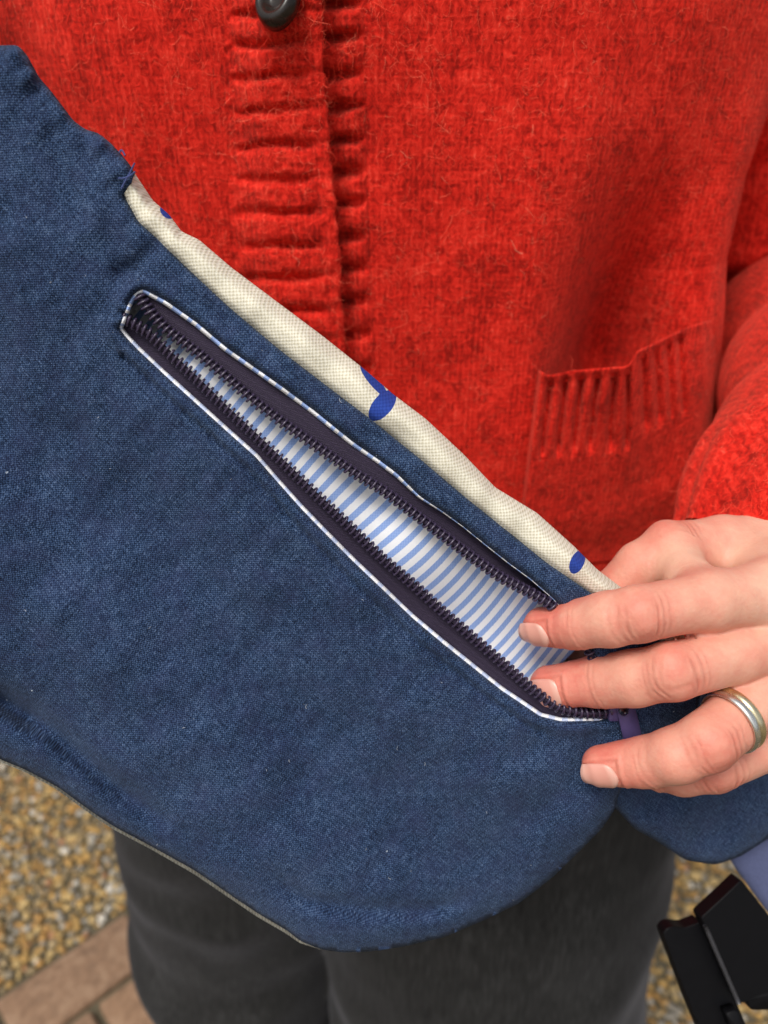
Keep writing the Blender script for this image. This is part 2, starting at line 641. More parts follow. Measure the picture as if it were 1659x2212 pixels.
def mat_trousers():
    m = M('charcoal_corduroy', Roughness=0.95)
    ob = m.obj()
    n = m.noise(m.mapping(ob, (1, 1, 0.12)), 420, 3, 0.6)
    big = m.noise(ob, 14, 3, 0.6)
    f = m.math('ADD', m.math('MULTIPLY', n, 0.6), m.math('MULTIPLY', big, 0.45))
    m.set('Base_Color', m.ramp(f, [(0.3, (0.012, 0.0118, 0.0112)), (0.55, (0.027, 0.0268, 0.0262)), (0.8, (0.056, 0.056, 0.056))]))
    m.set('Sheen_Weight', 0.12); m.set('Sheen_Roughness', 0.35); m.set('Sheen_Tint', (0.8, 0.8, 0.9, 1))
    m.set('Specular_IOR_Level', 0.1)
    m.bump(f, 0.4, 0.001)
    return m.m


def mat_pebble():
    m = M('pebble', Roughness=0.62)
    col = m.attr('tint', 'Color')
    n = m.noise(m.obj(), 240, 3, 0.6)
    m.set('Base_Color', m.mix(m.math('MULTIPLY', n, 0.5), col, (0.20, 0.14, 0.07)))
    m.bump(n, 0.3, 0.001)
    return m.m


def mat_ground():
    m = M('aggregate', Roughness=0.9)
    ob = m.obj()
    v = m.n('TexVoronoi', 'Color', i_Vector=ob, i_Scale=85.0)
    d = m.n('TexVoronoi', 'Distance', i_Vector=ob, i_Scale=85.0)
    g = m.n('SeparateColor', 0, i_Color=v)
    c = m.ramp(g, [(0.0, (0.16, 0.12, 0.06)), (0.4, (0.30, 0.19, 0.06)), (0.7, (0.33, 0.27, 0.17)), (1.0, (0.5, 0.46, 0.38))])
    c = m.mix(m.ramp(d, [(0.3, 0.0), (0.7, 1.0)]), c, (0.085, 0.072, 0.05))
    near = m.n('VectorMath', 'Value', operation='LENGTH', i_0=ob)
    m.set('Base_Color', m.mix(m.ramp(m.math('DIVIDE', near, 4.0), [(0.45, 0.0), (0.6, 1.0)]), (0.105, 0.085, 0.05), c))
    m.bump(d, 0.5, -0.006)
    return m.m


def mat_brick():
    m = M('brick_clay', Roughness=0.9)
    ob = m.obj()
    rnd = m.n('ObjectInfo', 'Random')
    n = m.noise(ob, 55, 4, 0.65)
    sp = m.noise(ob, 420, 3, 0.6)
    c = m.ramp(n, [(0.25, (0.12, 0.066, 0.038)), (0.5, (0.235, 0.135, 0.078)), (0.75, (0.33, 0.215, 0.135))])
    c = m.mix(m.math('MULTIPLY', rnd, 0.5), c, (0.36, 0.20, 0.10))
    c = m.mix(m.ramp(sp, [(0.55, 0.0), (0.75, 0.5)]), c, (0.45, 0.36, 0.26))
    m.set('Base_Color', c)
    m.bump(m.math('ADD', n, m.math('MULTIPLY', sp, 0.5)), 0.5, 0.002)
    return m.m


def mat_nail():
    m = M('fingernail', Roughness=0.28)
    e = m.attr('edge')
    n = m.noise(m.obj(), 500, 2)
    c = m.ramp(m.math('ADD', e, m.math('MULTIPLY', m.math('SUBTRACT', n, 0.5), 0.05)),
               [(0.0, (0.76, 0.42, 0.34)), (0.16, (0.74, 0.39, 0.31)), (0.24, (0.72, 0.33, 0.26)), (0.76, (0.73, 0.345, 0.275)), (0.88, (0.74, 0.39, 0.315)), (1.0, (0.76, 0.44, 0.36))])
    m.set('Base_Color', c)
    m.set('Subsurface_Weight', 0.15); m.set('Subsurface_Radius', (1.0, 0.4, 0.3)); m.set('Subsurface_Scale', 0.0015)
    m.set('Coat_Weight', 0.08)
    m.bump(n, 0.05, 0.0002)
    return m.m


MT = dict(denim=mat_denim(), canvas=mat_canvas(), stripes=mat_stripes(), tape=mat_tape(), wool=mat_wool(), fibre=mat_fibre(),
          skin=mat_skin(), trousers=mat_trousers(), pebble=mat_pebble(), ground=mat_ground(), brick=mat_brick(),
          tooth=mat_simple('zip_nylon', (0.045, 0.032, 0.066), 0.27, var=0.2, scale=900, bump=0.05),
          thread=mat_simple('navy_thread', (0.012, 0.022, 0.055), 0.85, var=0.25, scale=2500, bump=0.3),
          loose=mat_simple('violet_thread', (0.05, 0.07, 0.20), 0.85, var=0.2, scale=2000, bump=0.2),
          pull=mat_simple('purple_pull', (0.055, 0.040, 0.125), 0.55, var=0.12, scale=600, bump=0.1),
          metal=mat_simple('dull_metal', (0.20, 0.23, 0.28), 0.35, 1.0, var=0.1, scale=700, bump=0.1),
          gold=mat_simple('pale_gold', (0.80, 0.70, 0.45), 0.28, 1.0, var=0.06, scale=500, bump=0.04),
          silver=mat_simple('silver', (0.78, 0.77, 0.72), 0.26, 1.0, var=0.06, scale=500, bump=0.04),
          nail=mat_nail(),
          horn=mat_simple('dark_horn', (0.016, 0.011, 0.008), 0.26, var=0.45, scale=160, bump=0.03, Specular_IOR_Level=0.4),
          webbing=mat_simple('periwinkle_webbing', (0.085, 0.10, 0.20), 0.85, var=0.12, scale=900, bump=0.4, bd=0.0004),
          buckle=mat_simple('black_plastic', (0.004, 0.004, 0.005), 0.45, var=0.1, scale=300, bump=0.05, Specular_IOR_Level=0.12),
          rib=mat_simple('highlight_plastic', (0.035, 0.035, 0.040), 0.30, var=0.1, scale=300, bump=0.05),  # buckle rib: edge highlight painted as a paler grey than the black shells
          lint=mat_simple('pale_lint', (0.34, 0.38, 0.46), 0.9, var=0.3, scale=60, bump=0.0),
          hair=mat_simple('brown_hair', (0.09, 0.05, 0.03), 0.6, var=0.3, scale=200, bump=0.5),
          leather=mat_simple('brown_leather', (0.10, 0.05, 0.03), 0.5, var=0.2, scale=120, bump=0.3))

# ------------------------------------------------------------------ ground
gx = np.array([[-150, -150, 0], [150, -150, 0], [150, 150, 0], [-150, 150, 0]], float)
ground = tag(mesh('ground', gx, np.array([[0, 1, 2, 3]]), MT['ground'], smooth=False), 'exposed aggregate ground of ochre and grey pebbles', 'ground', 'structure')

BE = np.array([0.735, 0.678]); BN = np.array([0.678, -0.735])      # along and across the brick border
BASE = 0.5 * (BN @ np.array([-0.592, 0.697]) + BN @ np.array([-0.468, 0.811]))
ROWS, BW, BL = 3, 0.112, 0.225
border = empty('brick_border', (0, 0, 0))
tag(border, 'border of weathered clay bricks along the pebbled ground', 'paving', 'structure')
bV, bF = bevel_box(BL - 0.012, BW - 0.012, 0.06, 0.006)
bsrc = None
bang = math.atan2(BE[1], BE[0])
for r in range(ROWS):
    for i in range(-7, 12):
        a = (i + 0.5 * (r % 2) + 0.32) * BL + 0.065
        nn = BASE + (r + 0.5) * BW
        c = BE * a + BN * nn
        if np.hypot(c[0], c[1] - 0.8) > 1.9: continue
        if bsrc is None:
            bsrc = mesh('brick', bV, bF, MT['brick'], border); ob = bsrc
        else:
            ob = bsrc.copy(); COL.objects.link(ob)
        ob.location = (c[0], c[1], -0.018 + random.uniform(-0.002, 0.003))
        ob.rotation_euler = (random.uniform(-.01, .01), random.uniform(-.01, .01), bang + random.uniform(-.012, .012))

# pebbles set in the ground
import bmesh
bm = bmesh.new(); bmesh.ops.create_icosphere(bm, subdivisions=1, radius=1)
bm.verts.ensure_lookup_table()
iV = np.array([v.co[:] for v in bm.verts]); iF = np.array([[v.index for v in f.verts] for f in bm.faces]); bm.free()
sp_ = 0.0118
X, Y = np.meshgrid(np.arange(-1.25, 1.25, sp_), np.arange(0.35, 1.95, sp_ * 0.9))
X = X.ravel() + RNG.uniform(-.45, .45, X.size) * sp_; Y = Y.ravel() + RNG.uniform(-.45, .45, Y.size) * sp_
bb = X * BN[0] + Y * BN[1] - BASE
k = (bb < -0.004) | (bb > ROWS * BW + 0.004)
X, Y = X[k], Y[k]; N = len(X)
s = RNG.uniform(0.0042, 0.0085, N) * np.where(RNG.random(N) < 0.12, 1.3, 1.0)
sc3 = np.stack([s * RNG.uniform(.8, 1.3, N), s * RNG.uniform(.7, 1.05, N), s * RNG.uniform(.55, .8, N)], 1)
an = RNG.uniform(0, 6.28, N)
L = iV[None] * sc3[:, None, :] * RNG.uniform(.86, 1.14, (N, 12, 1))
ca, sa = np.cos(an)[:, None], np.sin(an)[:, None]
pv = np.stack([L[..., 0] * ca - L[..., 1] * sa + X[:, None], L[..., 0] * sa + L[..., 1] * ca + Y[:, None], L[..., 2] + 0.003 + RNG.uniform(-.002, .002, (N, 1))], -1)
pal = np.array([(0.46, 0.27, 0.07), (0.40, 0.21, 0.05), (0.52, 0.36, 0.14), (0.33, 0.24, 0.12), (0.28, 0.26, 0.22), (0.42, 0.39, 0.33), (0.62, 0.58, 0.50), (0.40, 0.18, 0.08), (0.19, 0.16, 0.11)])
ci = RNG.choice(len(pal), N, p=[.20, .18, .16, .17, .08, .06, .04, .03, .08])
tint = pal[ci] * 0.98 * RNG.uniform(.75, 1.25, (N, 1))
pf = (iF[None] + (np.arange(N) * 12)[:, None, None]).reshape(-1, 3)
gravel = mesh('gravel', pv.reshape(-1, 3), pf, MT['pebble'], attrs=dict(tint=np.repeat(tint, 12, 0)))
tag(gravel, 'rounded ochre, tan and grey pebbles covering the ground', 'gravel', 'stuff')

# ------------------------------------------------------------------ person: body root
person = empty('person', (0.0, 0.45, 0.0))
tag(person, 'person in fuzzy red cardigan and charcoal trousers pulling a bag pocket open', 'person')

# ------------------------------------------------------------------ cardigan surface
ZA = [.76, .90, 1.0, 1.06, 1.12, 1.155, 1.19, 1.23, 1.30, 1.36, 1.40, 1.44]
AA = [.210, .204, .198, .192, .182, .174, .175, .186, .196, .190, .165, .10]
YC = 0.445
BZ = [.76, .90, 1.0, 1.12, 1.25, 1.33, 1.40, 1.44]
BB = [.125, .122, .122, .122, .128, .122, .095, .06]
NE = 2.5


def card_ab(z):
    return np.interp(z, ZA, AA), np.interp(z, BZ, BB)


HOLLOW = [1.0]


def folds(x, z):
    """hollows and ridges of the front; positive is towards the body"""
    f = HOLLOW[0] * 0.052 * gauss(x - 0.106, 0.023) * (1 - sstep(1.105, 1.215, z)) * sstep(1.03, 1.075, z)
    f = f - 0.006 * gauss(x - 0.062, 0.022) * sstep(1.0, 1.1, z) * (1 - sstep(1.16, 1.24, z))
    f = f - 0.010 * gauss(x - 0.155, 0.018) * (1 - sstep(1.18, 1.24, z))
    sh = np.shape(x)
    q = np.stack([np.ravel(x) / 0.06, np.ravel(z) / 0.11, np.zeros(np.size(x))], 1)
    f = f + 0.0035 * vnoise(q, 3).reshape(sh) + 0.0012 * vnoise(q * 3.1, 4).reshape(sh)
    return f


def slot(x, z):
    """where the fronts overlap the lower one lies deeper"""
    return 0.0100 * sstep(-0.040, -0.030, x) * (1 - sstep(-0.022, -0.008, x))


def card_y(x, z):
    a, b = card_ab(z)
    t = np.clip(np.abs(x) / a, 0, 1)
    return YC - b * (1 - t ** NE) ** (1 / NE) + folds(x, z)


def card_d(px, py):
    """depth at which the ray through a pixel meets the cardigan front"""
    r = rays(px, py)
    lo = np.full(r.shape[:-1], 0.15); hi = np.full(r.shape[:-1], 0.52)
    for _ in range(30):
        m = 0.5 * (lo + hi)
        p = CAM + m[..., None] * r
        ins = p[..., 1] > card_y(p[..., 0], p[..., 2])
        hi = np.where(ins, m, hi); lo = np.where(ins, lo, m)
    return hi


nz_, nth = 260, 460
zz = np.linspace(0.845, 1.435, nz_)
# closer spacing over the front half
th = np.concatenate([np.linspace(0, math.pi, 340, endpoint=False), np.linspace(math.pi, 2 * math.pi, 120, endpoint=False)])
Z, TH = np.meshgrid(zz, th, indexing='ij')
a, b = card_ab(Z)
c_, s_ = np.cos(TH), np.sin(TH)
cx = -a * np.sign(c_) * np.abs(c_) ** (2 / NE)
cy = YC - b * np.sign(s_) * np.abs(s_) ** (2 / NE)
fr = sstep(0.0, 0.25, s_)
cy = cy + fr * (folds(cx, Z) + slot(cx, Z))
Vc = np.stack([cx, cy, Z], -1).reshape(-1, 3)
Fc = grid_faces(nz_, len(th), False, True)
# close the shoulders
Vc = np.vstack([Vc, [[0, YC + 0.01, 1.455]]])
i = np.arange(len(th)); o0 = (nz_ - 1) * len(th)
Fc2 = np.stack([np.full(len(th), len(Vc) - 1), o0 + i, o0 + (i + 1) % len(th)], 1)
cardigan = mesh('cardigan', Vc, [Fc, Fc2], MT['wool'], person)

fuzz_src = [(Vc, Fc, 1.0)]


def groove(y, lines, sig):
    h = np.ones_like(y)
    for g in lines:
        h = h * (1 - gauss(y - g, sig))
    return h


# button band that overlaps, with cross ribs
yb = np.concatenate([np.linspace(-1100, -170, 110, endpoint=False), np.linspace(-170, 900, 420), np.linspace(906, 1740, 120)])
tb = np.linspace(0, 1, 64)


def band_x(mid_y, mid_x, wt, wb):
    """edge of a band: traced where the photograph shows it, straight on the body beyond"""
    x = np.interp(yb, mid_y, mid_x)
    d0 = card_d(0 * yb + 700, yb)
    top, bot = CX + FPX * wt / d0, CX + FPX * wb / d0
    kt, kb = np.argmin(np.abs(yb + 160)), np.argmin(np.abs(yb - 900))
    x = np.where(yb < -160, top - top[kt] + x[kt], x)
    return np.where(yb > 900, bot - bot[kb] + x[kb], x)


XL = band_x([-160, 0, 300, 700, 900], [470, 482, 490, 502, 510], -.0585, -.063)
XR = band_x([-160, 0, 150, 250, 400, 550, 740, 850, 900], [694, 697, 700, 711, 722, 735, 745, 750, 753], -.0225, -.016)
XR = XR + 2.5 * n2(yb, 0 * yb, 26, 5)
Yg, Tg = np.meshgrid(yb, tb, indexing='ij')
Xg = XL[:, None] + (XR - XL)[:, None] * Tg
slope = np.interp(Yg, [0, 250, 420], [-22, -18, -4]) * (Tg - 0.5)
gl = [-1040, -940, -845, -755, -670, -585, -505, -428, -350, -275, -200, -125, -50, 25, 93, 162, 238, 314, 388, 458, 530, 600, 668, 738, 808] + list(range(876, 1740, 66))
wob = 5 * n2(Xg, Yg, 40, 8)
rib = groove(Yg - slope + wob, gl, 11.0)
amp = sstep(0.02, 0.22, Tg) * (0.55 + 0.45 * (0.5 + 0.5 * n2(Xg, Yg, 70, 9)) * 1.6) * (1 - 0.85 * sstep(0.70, 0.93, Tg))
edge = np.sqrt(np.clip(1 - ((Tg - 0.97) / 0.03).clip(0, 1) ** 2, 0, 1))
hB = 0.0008 + 0.0085 * sstep(0.0, 0.45, Tg) * (0.62 + 0.38 * edge) - 0.0036 * (1 - rib) * amp + 0.0004 * n2(Xg, Yg, 14, 10)
dB = card_d(Xg, Yg) - hB
VB = P(Xg, Yg, dB).reshape(-1, 3)
# turned edge back to the body
eb = P(Xg[:, -1] - 3, Yg[:, -1], card_d(Xg[:, -1], Yg[:, -1]) + 0.001)
nb_ = len(yb)
FB = [grid_faces(nb_, 64)]
base = len(VB)
VB = np.vstack([VB, eb])
i = np.arange(nb_ - 1)
FB.append(np.stack([i * 64 + 63, (i + 1) * 64 + 63, base + i + 1, base + i], 1)[:, ::-1])
FB = [f[:, ::-1] for f in FB]
band = mesh('button_band', VB, FB, MT['wool'], cardigan)
fuzz_src.append((VB, FB[0], 1.5))

# the band underneath
tu = np.linspace(0, 1, 44)
XLu = XR - 14; XRu = band_x([-160, 0, 400, 740, 900], [785, 790, 797, 812, 820], -.0066, -.0034)
Yg, Tg = np.meshgrid(yb, tu, indexing='ij')
Xg = XLu[:, None] + (XRu - XLu)[:, None] * Tg
gl2 = [-1000, -900, -800, -710, -625, -540, -460, -380, -300, -220, -140, -60, 10, 82, 160, 230, 300, 370, 440, 508, 578, 650, 722, 800] + list(range(868, 1740, 66))
rib = groove(Yg + 4 * n2(Xg, Yg, 35, 21) + 6 * (Tg - .5), gl2, 12.0)
amp = 1 - sstep(0.62, 1.0, Tg)
hU = 0.0004 + 0.0040 * (1 - sstep(0.50, 1.0, Tg)) * rib - 0.0030 * (1 - rib) * amp + 0.0003 * n2(Xg, Yg, 14, 22)
# the body yields a groove there, so lift everything a little
hU = hU - 0.0042 * (1 - sstep(0.30, 0.80, Tg)) + 0.0006 * (1 - sstep(0.85, 1.0, Tg)) - 0.0006 * sstep(0.9, 1.0, Tg)
VU = P(Xg, Yg, card_d(Xg, Yg) - hU).reshape(-1, 3)
FU = grid_faces(len(yb), 44)[:, ::-1]
mesh('button_band', VU, FU, MT['wool'], cardigan)
fuzz_src.append((VU, FU, 1.4))

# pocket
ptop = np.array([(1163, 797), (1183, 811), (1238, 800), (1309, 794), (1357, 790), (1376, 758), (1435, 729), (1493, 702), (1530, 692), (1552, 690)], float)
pt = resample(ptop, n=120)
pt[2:-2] = (pt[:-4] + pt[1:-3] + pt[2:-2] + pt[3:-1] + pt[4:]) / 5
ps = np.linspace(0, 1, 120); pq = np.linspace(0, 1, 70)
lean = np.interp(ps, [0, 0.35, 0.5, 0.8, 1], [-48, -40, 0, 28, 20])
Hh = 420
S, T = np.meshgrid(ps, pq, indexing='ij')
Xp = pt[:, 0][:, None] + lean[:, None] * T * 1.1
Yp = pt[:, 1][:, None] + Hh * T
ribl = groove(S * 1.0 + 0.004 * n2(S * 300, T * 300, 30, 31), [0.075, 0.155, 0.235, 0.315, 0.40, 0.475, 0.59, 0.66, 0.725, 0.79], 0.0165)
ramp_ = sstep(0.015, 0.05, T) * (1 - sstep(0.36, 0.46, T))
gape = 0.017 * gauss(S - 0.50, 0.30) * (1 - sstep(0.0, 0.75, T))
hP = -0.003 + 0.0135 * sstep(0.0, 0.022, S) * (1 - 0.8 * sstep(0.9, 1.0, S)) + gape - 0.0075 * (1 - ribl) * ramp_ * np.where(S > .52, .6, 1.0)
hP = hP * (1 - sstep(0.75, 1.0, T) * 0.8) + 0.0012 * gauss(T - 0.005, 0.03)
HOLLOW[0] = 0.0
dP = card_d(Xp, Yp) - hP
HOLLOW[0] = 1.0
VP = P(Xp, Yp, dP)
inner = P(Xp[:, 0], Yp[:, 0] + 4, dP[:, 0] + 0.0035); inner2 = P(Xp[:, 0], Yp[:, 0] + 22, dP[:, 0] + 0.0060)
VPf = np.vstack([VP.reshape(-1, 3), inner, inner2])
FP = [grid_faces(120, 70)]
i = np.arange(119); b0 = 120 * 70; b1 = b0 + 120
FP.append(np.stack([i * 70, b0 + i, b0 + i + 1, (i + 1) * 70], 1))
FP.append(np.stack([b0 + i, b1 + i, b1 + i + 1, b0 + i + 1], 1))
mesh('pocket', VPf, FP, MT['wool'], cardigan)
fuzz_src.append((VPf, FP[0][:, ::-1], 0.8))


# sleeves
def bez(pts, n):
    pts = np.asarray(pts, float)
    t = np.linspace(0, 1, n)[:, None]
    from math import comb
    k = len(pts) - 1
    return sum(comb(k, i) * (1 - t) ** (k - i) * t ** i * pts[i] for i in range(k + 1))


CUFF = p1(1672, 1212, 0.290)
ELB = np.array([0.248, 0.472, 1.112])
SHO = np.array([0.200, 0.525, 1.365])
fore = bez([CUFF, CUFF + 0.035 * UP + np.array([0.016, 0.006, 0]), CUFF + np.array([0.060, 0.05, 0.045]), ELB + np.array([0.0, -0.03, -0.02]), ELB + np.array([0.012, 0.012, -0.005])], 70)


def fore_r(rr, t, th):
    g = 0.0015 * np.cos(14 * th + 2.0 * np.sin(3 * th)) * (1 - sstep(0.08, 0.24, t))
    w = 0.008 * np.abs(np.sin(11 * t + 1.1 * np.sin(th + 1.0))) * sstep(0.2, 0.45, t) - 0.004 * sstep(.2, .45, t)
    bulge = 0.003 * gauss(t - 0.16, 0.07) - 0.003 * gauss(t, 0.05)
    return rr + g + w + bulge


Vf, Ff = tube(fore, np.interp(np.linspace(0, 1, 70), [0, .15, .5, 1], [.0405, .0405, .046, .056]), ref=(0, -1, 0.3), n=120, cap=False, fn=fore_r)
# cuff turned in at the rim
T0, N0, B0 = frames(fore, (0, -1, 0.3))
th120 = np.linspace(0, 2 * math.pi, 120, endpoint=False)
rim = []
for off, sc in ((0.0012, 0.972), (0.006, 0.93), (0.03, 0.90)):
    ring = Vf[:120] - fore[0]
    rim.append(fore[0] + ring * sc + T0[0] * off)
Vf = np.vstack([Vf] + rim)
nb0 = 70 * 120; i = np.arange(120)
prev = i
for k in range(3):
    cur = nb0 + k * 120 + i
    Ff.append(np.stack([prev, cur, np.roll(cur, -1), np.roll(prev, -1)], 1))
    prev = cur
sl = mesh('sleeve', Vf, Ff, MT['wool'], cardigan)
fuzz_src.append((Vf, Ff[0], 0.5))
uparm = bez([ELB + np.array([0.010, 0.035, -0.030]), ELB + np.array([0.008, 0.012, 0.03]), SHO + np.array([0.032, 0.0, -0.08]), SHO + np.array([-0.01, 0, 0.0])], 170)


def up_r(rr, t, th):
    o = 0.002 * np.sin(31 * t + 3 * np.sin(th + 1)) * sstep(.2, .5, t)
    for t0, dp, sg, ph_ in ((0.215, .042, .028, 0.3), (0.150, .020, .014, 1.1), (0.105, .010, .012, 0.2), (0.045, .018, .018, 2.0), (0.42, .006, .03, 1.0)):
        o = o - dp * gauss(t - t0 - 0.012 * np.sin(th + ph_), sg)
    return rr + o


Vs, Fs = tube(uparm, np.interp(np.linspace(0, 1, 170), [0, .12, .25, .6, 1], [.062, .072, .070, .066, .066]), ref=(0, -1, 0), n=90, fn=up_r)
mesh('sleeve', Vs, Fs, MT['wool'], cardigan)
fuzz_src.append((Vs, Fs[0], 0.4))
# the other sleeve, its hand holds the far end of the bag
ELB2 = np.array([-0.345, 0.41, 1.10]); SHO2 = SHO * [-1, 1, 1]
WR2 = np.array([-0.268, 0.235, 1.155])
f2 = bez([WR2, WR2 + (-.03, .05, -.01), ELB2 + (0.02, -.03, 0), ELB2 + (-.01, .02, .02)], 50)
Vs, Fs = tube(f2, np.interp(np.linspace(0, 1, 50), [0, .3, 1], [.038, .046, .056]), ref=(0, 0, 1), n=80, cap=False, fn=fore_r)
mesh('sleeve', Vs, Fs, MT['wool'], cardigan)
u2 = bez([ELB2 + (-.015, .025, -.015), ELB2 + (0, .01, .06), SHO2 + (-.06, 0, -.10), SHO2 + (.02, 0, .005)], 60)
Vs, Fs = tube(u2, np.interp(np.linspace(0, 1, 60), [0, .2, .6, 1], [.052, .058, .064, .066]), ref=(0, -1, 0), n=80, fn=up_r)
mesh('sleeve', Vs, Fs, MT['wool'], cardigan)
fuzz_src.append((Vs, Fs[0], 0.2))

# horn button
bc_px = (604, 2)
dbt = float(card_d(np.array(bc_px[0]), np.array(bc_px[1]))) - 0.0105
bc = p1(bc_px[0], bc_px[1], dbt)
prof = np.array([(0, .0012), (.0022, .0012), (.0034, .0016), (.0044, .0030), (.0056, .0042), (.0070, .0044), (.0080, .0032), (.0085, .0012), (.0082, -.001), (.006, -.002), (0, -.002)])
nx_ = -FW * 0.90 + UP * 0.10 - RT * 0.42
nx_ /= np.linalg.norm(nx_)
bt_t = np.cross(nx_, UP); bt_t /= np.linalg.norm(bt_t); bt_u = np.cross(bt_t, nx_)
th_ = np.linspace(0, 2 * math.pi, 48, endpoint=False)
Vb = (bc + prof[:, 0][:, None, None] * (np.cos(th_)[None, :, None] * bt_t * 0.95 + np.sin(th_)[None, :, None] * bt_u * 1.22) + prof[:, 1][:, None, None] * nx_).reshape(-1, 3)
mesh('button', Vb, grid_faces(len(prof), 48, False, True)[:, ::-1], MT['horn'], cardigan)


# wool fuzz over everything red
def scatter(V, F, count, clip=True):
    a, b, c = V[F[:, 0]], V[F[:, 1]], V[F[:, 2]]
    nrm = np.cross(b - a, c - a); ar = np.linalg.norm(nrm, axis=1)
    cen = (a + c) / 2
    keep = ar > 1e-12
    if clip:
        rel = cen - CAM
        z = rel @ FW
        ix = CX + FPX * (rel @ RT) / z; iy = CY - FPX * (rel @ UP) / z
        keep &= (ix > -160) & (ix < 1820) & (iy > -160) & (iy < 1750) & (cen[:, 1] < 0.47)
    w = np.where(keep, ar, 0)
    tot = w.sum()
    idx = RNG.choice(len(F), count, p=w / tot)
    u = RNG.random((count, 1)); v = RNG.random((count, 1))
    q = V[F[idx]]
    p = (q[:, 0] * (1 - u) + q[:, 1] * u) * (1 - v) + (q[:, 3] * (1 - u) + q[:, 2] * u) * v
    n = nrm[idx] / ar[idx][:, None]
    return p, n


def area_in_view(V, F):
    a, b, c = V[F[:, 0]], V[F[:, 1]], V[F[:, 2]]
    ar = np.linalg.norm(np.cross(b - a, c - a), axis=1)
    cen = (a + c) / 2; rel = cen - CAM; z = rel @ FW
    ix = CX + FPX * (rel @ RT) / z; iy = CY - FPX * (rel @ UP) / z
    return (ar * ((ix > -160) & (ix < 1820) & (iy > -160) & (iy < 1750) & (cen[:, 1] < 0.47))).sum()


pp, nn_ = [], []
DENS = 1000000.0
for V, F, wgt in fuzz_src:
    cnt = int(area_in_view(V, F) * DENS * wgt)
    if cnt < 10: continue
    p, n = scatter(V, F, cnt)
    flip = ((p - np.array([0, YC, 1.1])) * n).sum(1) < 0 if V is Vc else ((CAM - p) * n).sum(1) < 0
    n[flip] *= -1
    pp.append(p); nn_.append(n)
pp = np.vstack(pp); nn_ = np.vstack(nn_)
kc = vnoise(pp / 0.0040, 12) + 0.6 * vnoise(pp / 0.011, 13)
kc = RNG.random(len(pp)) < 0.12 + 0.88 * sstep(-0.15, 0.75, kc)
pp, nn_ = pp[kc], nn_[kc]
NF = len(pp); NS = 5
d = RNG.normal(size=(NF, 3)); d -= (d * nn_).sum(1)[:, None] * nn_
d /= np.linalg.norm(d, axis=1)[:, None]
side = np.cross(nn_, d)
Lf = RNG.gamma(4.0, 0.0011, NF).clip(0.0015, 0.011)
lift = RNG.uniform(0.05, 0.5, NF) ** 1.3
curl = RNG.normal(0, 1.0, NF); curl2 = RNG.uniform(2, 7, NF); ph0 = RNG.uniform(0, 6.28, NF)
wd = RNG.uniform(0.00005, 0.00012, NF)
pts = []
pos = pp - nn_ * 0.0002
for k in range(NS):
    t = k / (NS - 1)
    ang = curl * 1.7 * t + 0.7 * np.sin(curl2 * t + ph0)
    dirv = d * np.cos(ang)[:, None] + side * np.sin(ang)[:, None] + nn_ * (lift * (1.5 - 2.2 * t))[:, None]
    if k: pos = pos + dirv * (Lf / (NS - 1))[:, None]
    sd = -d * np.sin(ang)[:, None] + side * np.cos(ang)[:, None]
    w = wd * (1 - 0.75 * t)
    pts.append(pos - sd * w[:, None]); pts.append(pos + sd * w[:, None])
VF = np.stack(pts, 1).reshape(-1, 3)
o = (np.arange(NF) * NS * 2)[:, None, None]
fq = np.array([[2 * k, 2 * k + 1, 2 * k + 3, 2 * k + 2] for k in range(NS - 1)])[None]
tone = np.repeat(RNG.beta(2.2, 2.2, NF) * np.where(RNG.random(NF) < .02, 1.5, 1).clip(0, 1), NS * 2)
fz = mesh('wool_fuzz', VF, (fq + o).reshape(-1, 4), MT['fibre'], cardigan, attrs=dict(tone=tone.clip(0, 1)))
fz['kind'] = 'stuff'
print('fuzz fibres', NF)

# ------------------------------------------------------------------ trousers, shoes
KL, AL = np.array([-0.143, 0.50, 0.47]), np.array([-0.130, 0.51, 0.06])
KR, AR = np.array([0.094, 0.415, 0.47]), np.array([0.115, 0.43, 0.06])


def sdf_trousers(p):
    l = smin(cone(p, np.array([-0.108, 0.475, 0.82]), KL, 0.118, 0.102), cone(p, KL, AL, 0.102, 0.108), 0.03)
    r = smin(cone(p, np.array([0.084, 0.455, 0.82]), KR, 0.146, 0.135), cone(p, KR, AR, 0.135, 0.118), 0.03)
    hip = ell(p, np.array([0.0, 0.455, 0.90]), np.array([0.185, 0.115, 0.13]))
    f = smin(smin(l, r, 0.006), hip, 0.05)
    wv = 0.0055 * vnoise(np.stack([p[:, 0] / 0.10 + p[:, 2] / 0.09, p[:, 1] / 0.12, p[:, 2] / 0.055 - p[:, 0] / 0.09], 1), 41)
    f = f + wv * sstep(1.0, 0.75, p[:, 2])
    return np.maximum(f, 0.045 - p[:, 2])


Vt, Qt = polymesh(sdf_trousers, (-0.30, 0.26, 0.03), (0.30, 0.68, 1.05), 0.006, 1)
mesh('trousers', Vt, Qt, MT['trousers'], person)

for A in (AL, AR):
    def sdf_shoe(p, A=A):
        heel = ell(p, np.array([A[0], A[1] + 0.02, 0.055]), np.array([0.038, 0.05, 0.055]))
        toe = ell(p, np.array([A[0], A[1] - 0.10, 0.040]), np.array([0.046, 0.075, 0.042]))
        mid = cone(p, np.array([A[0], A[1] + 0.02, 0.04]), np.array([A[0], A[1] - 0.11, 0.035]), 0.038, 0.042)
        return np.maximum(smin(smin(heel, toe, .03), mid, .03), 0.006 - p[:, 2])
    Vt, Qt = polymesh(sdf_shoe, A + (-.07, -.20, -.07), A + (.07, .10, .09), 0.005, 1)
    mesh('shoe', Vt, Qt, MT['leather'], person)

# ------------------------------------------------------------------ bag surface
IA, IB, IC = 4.878, -8.61e-5, -6.464e-4


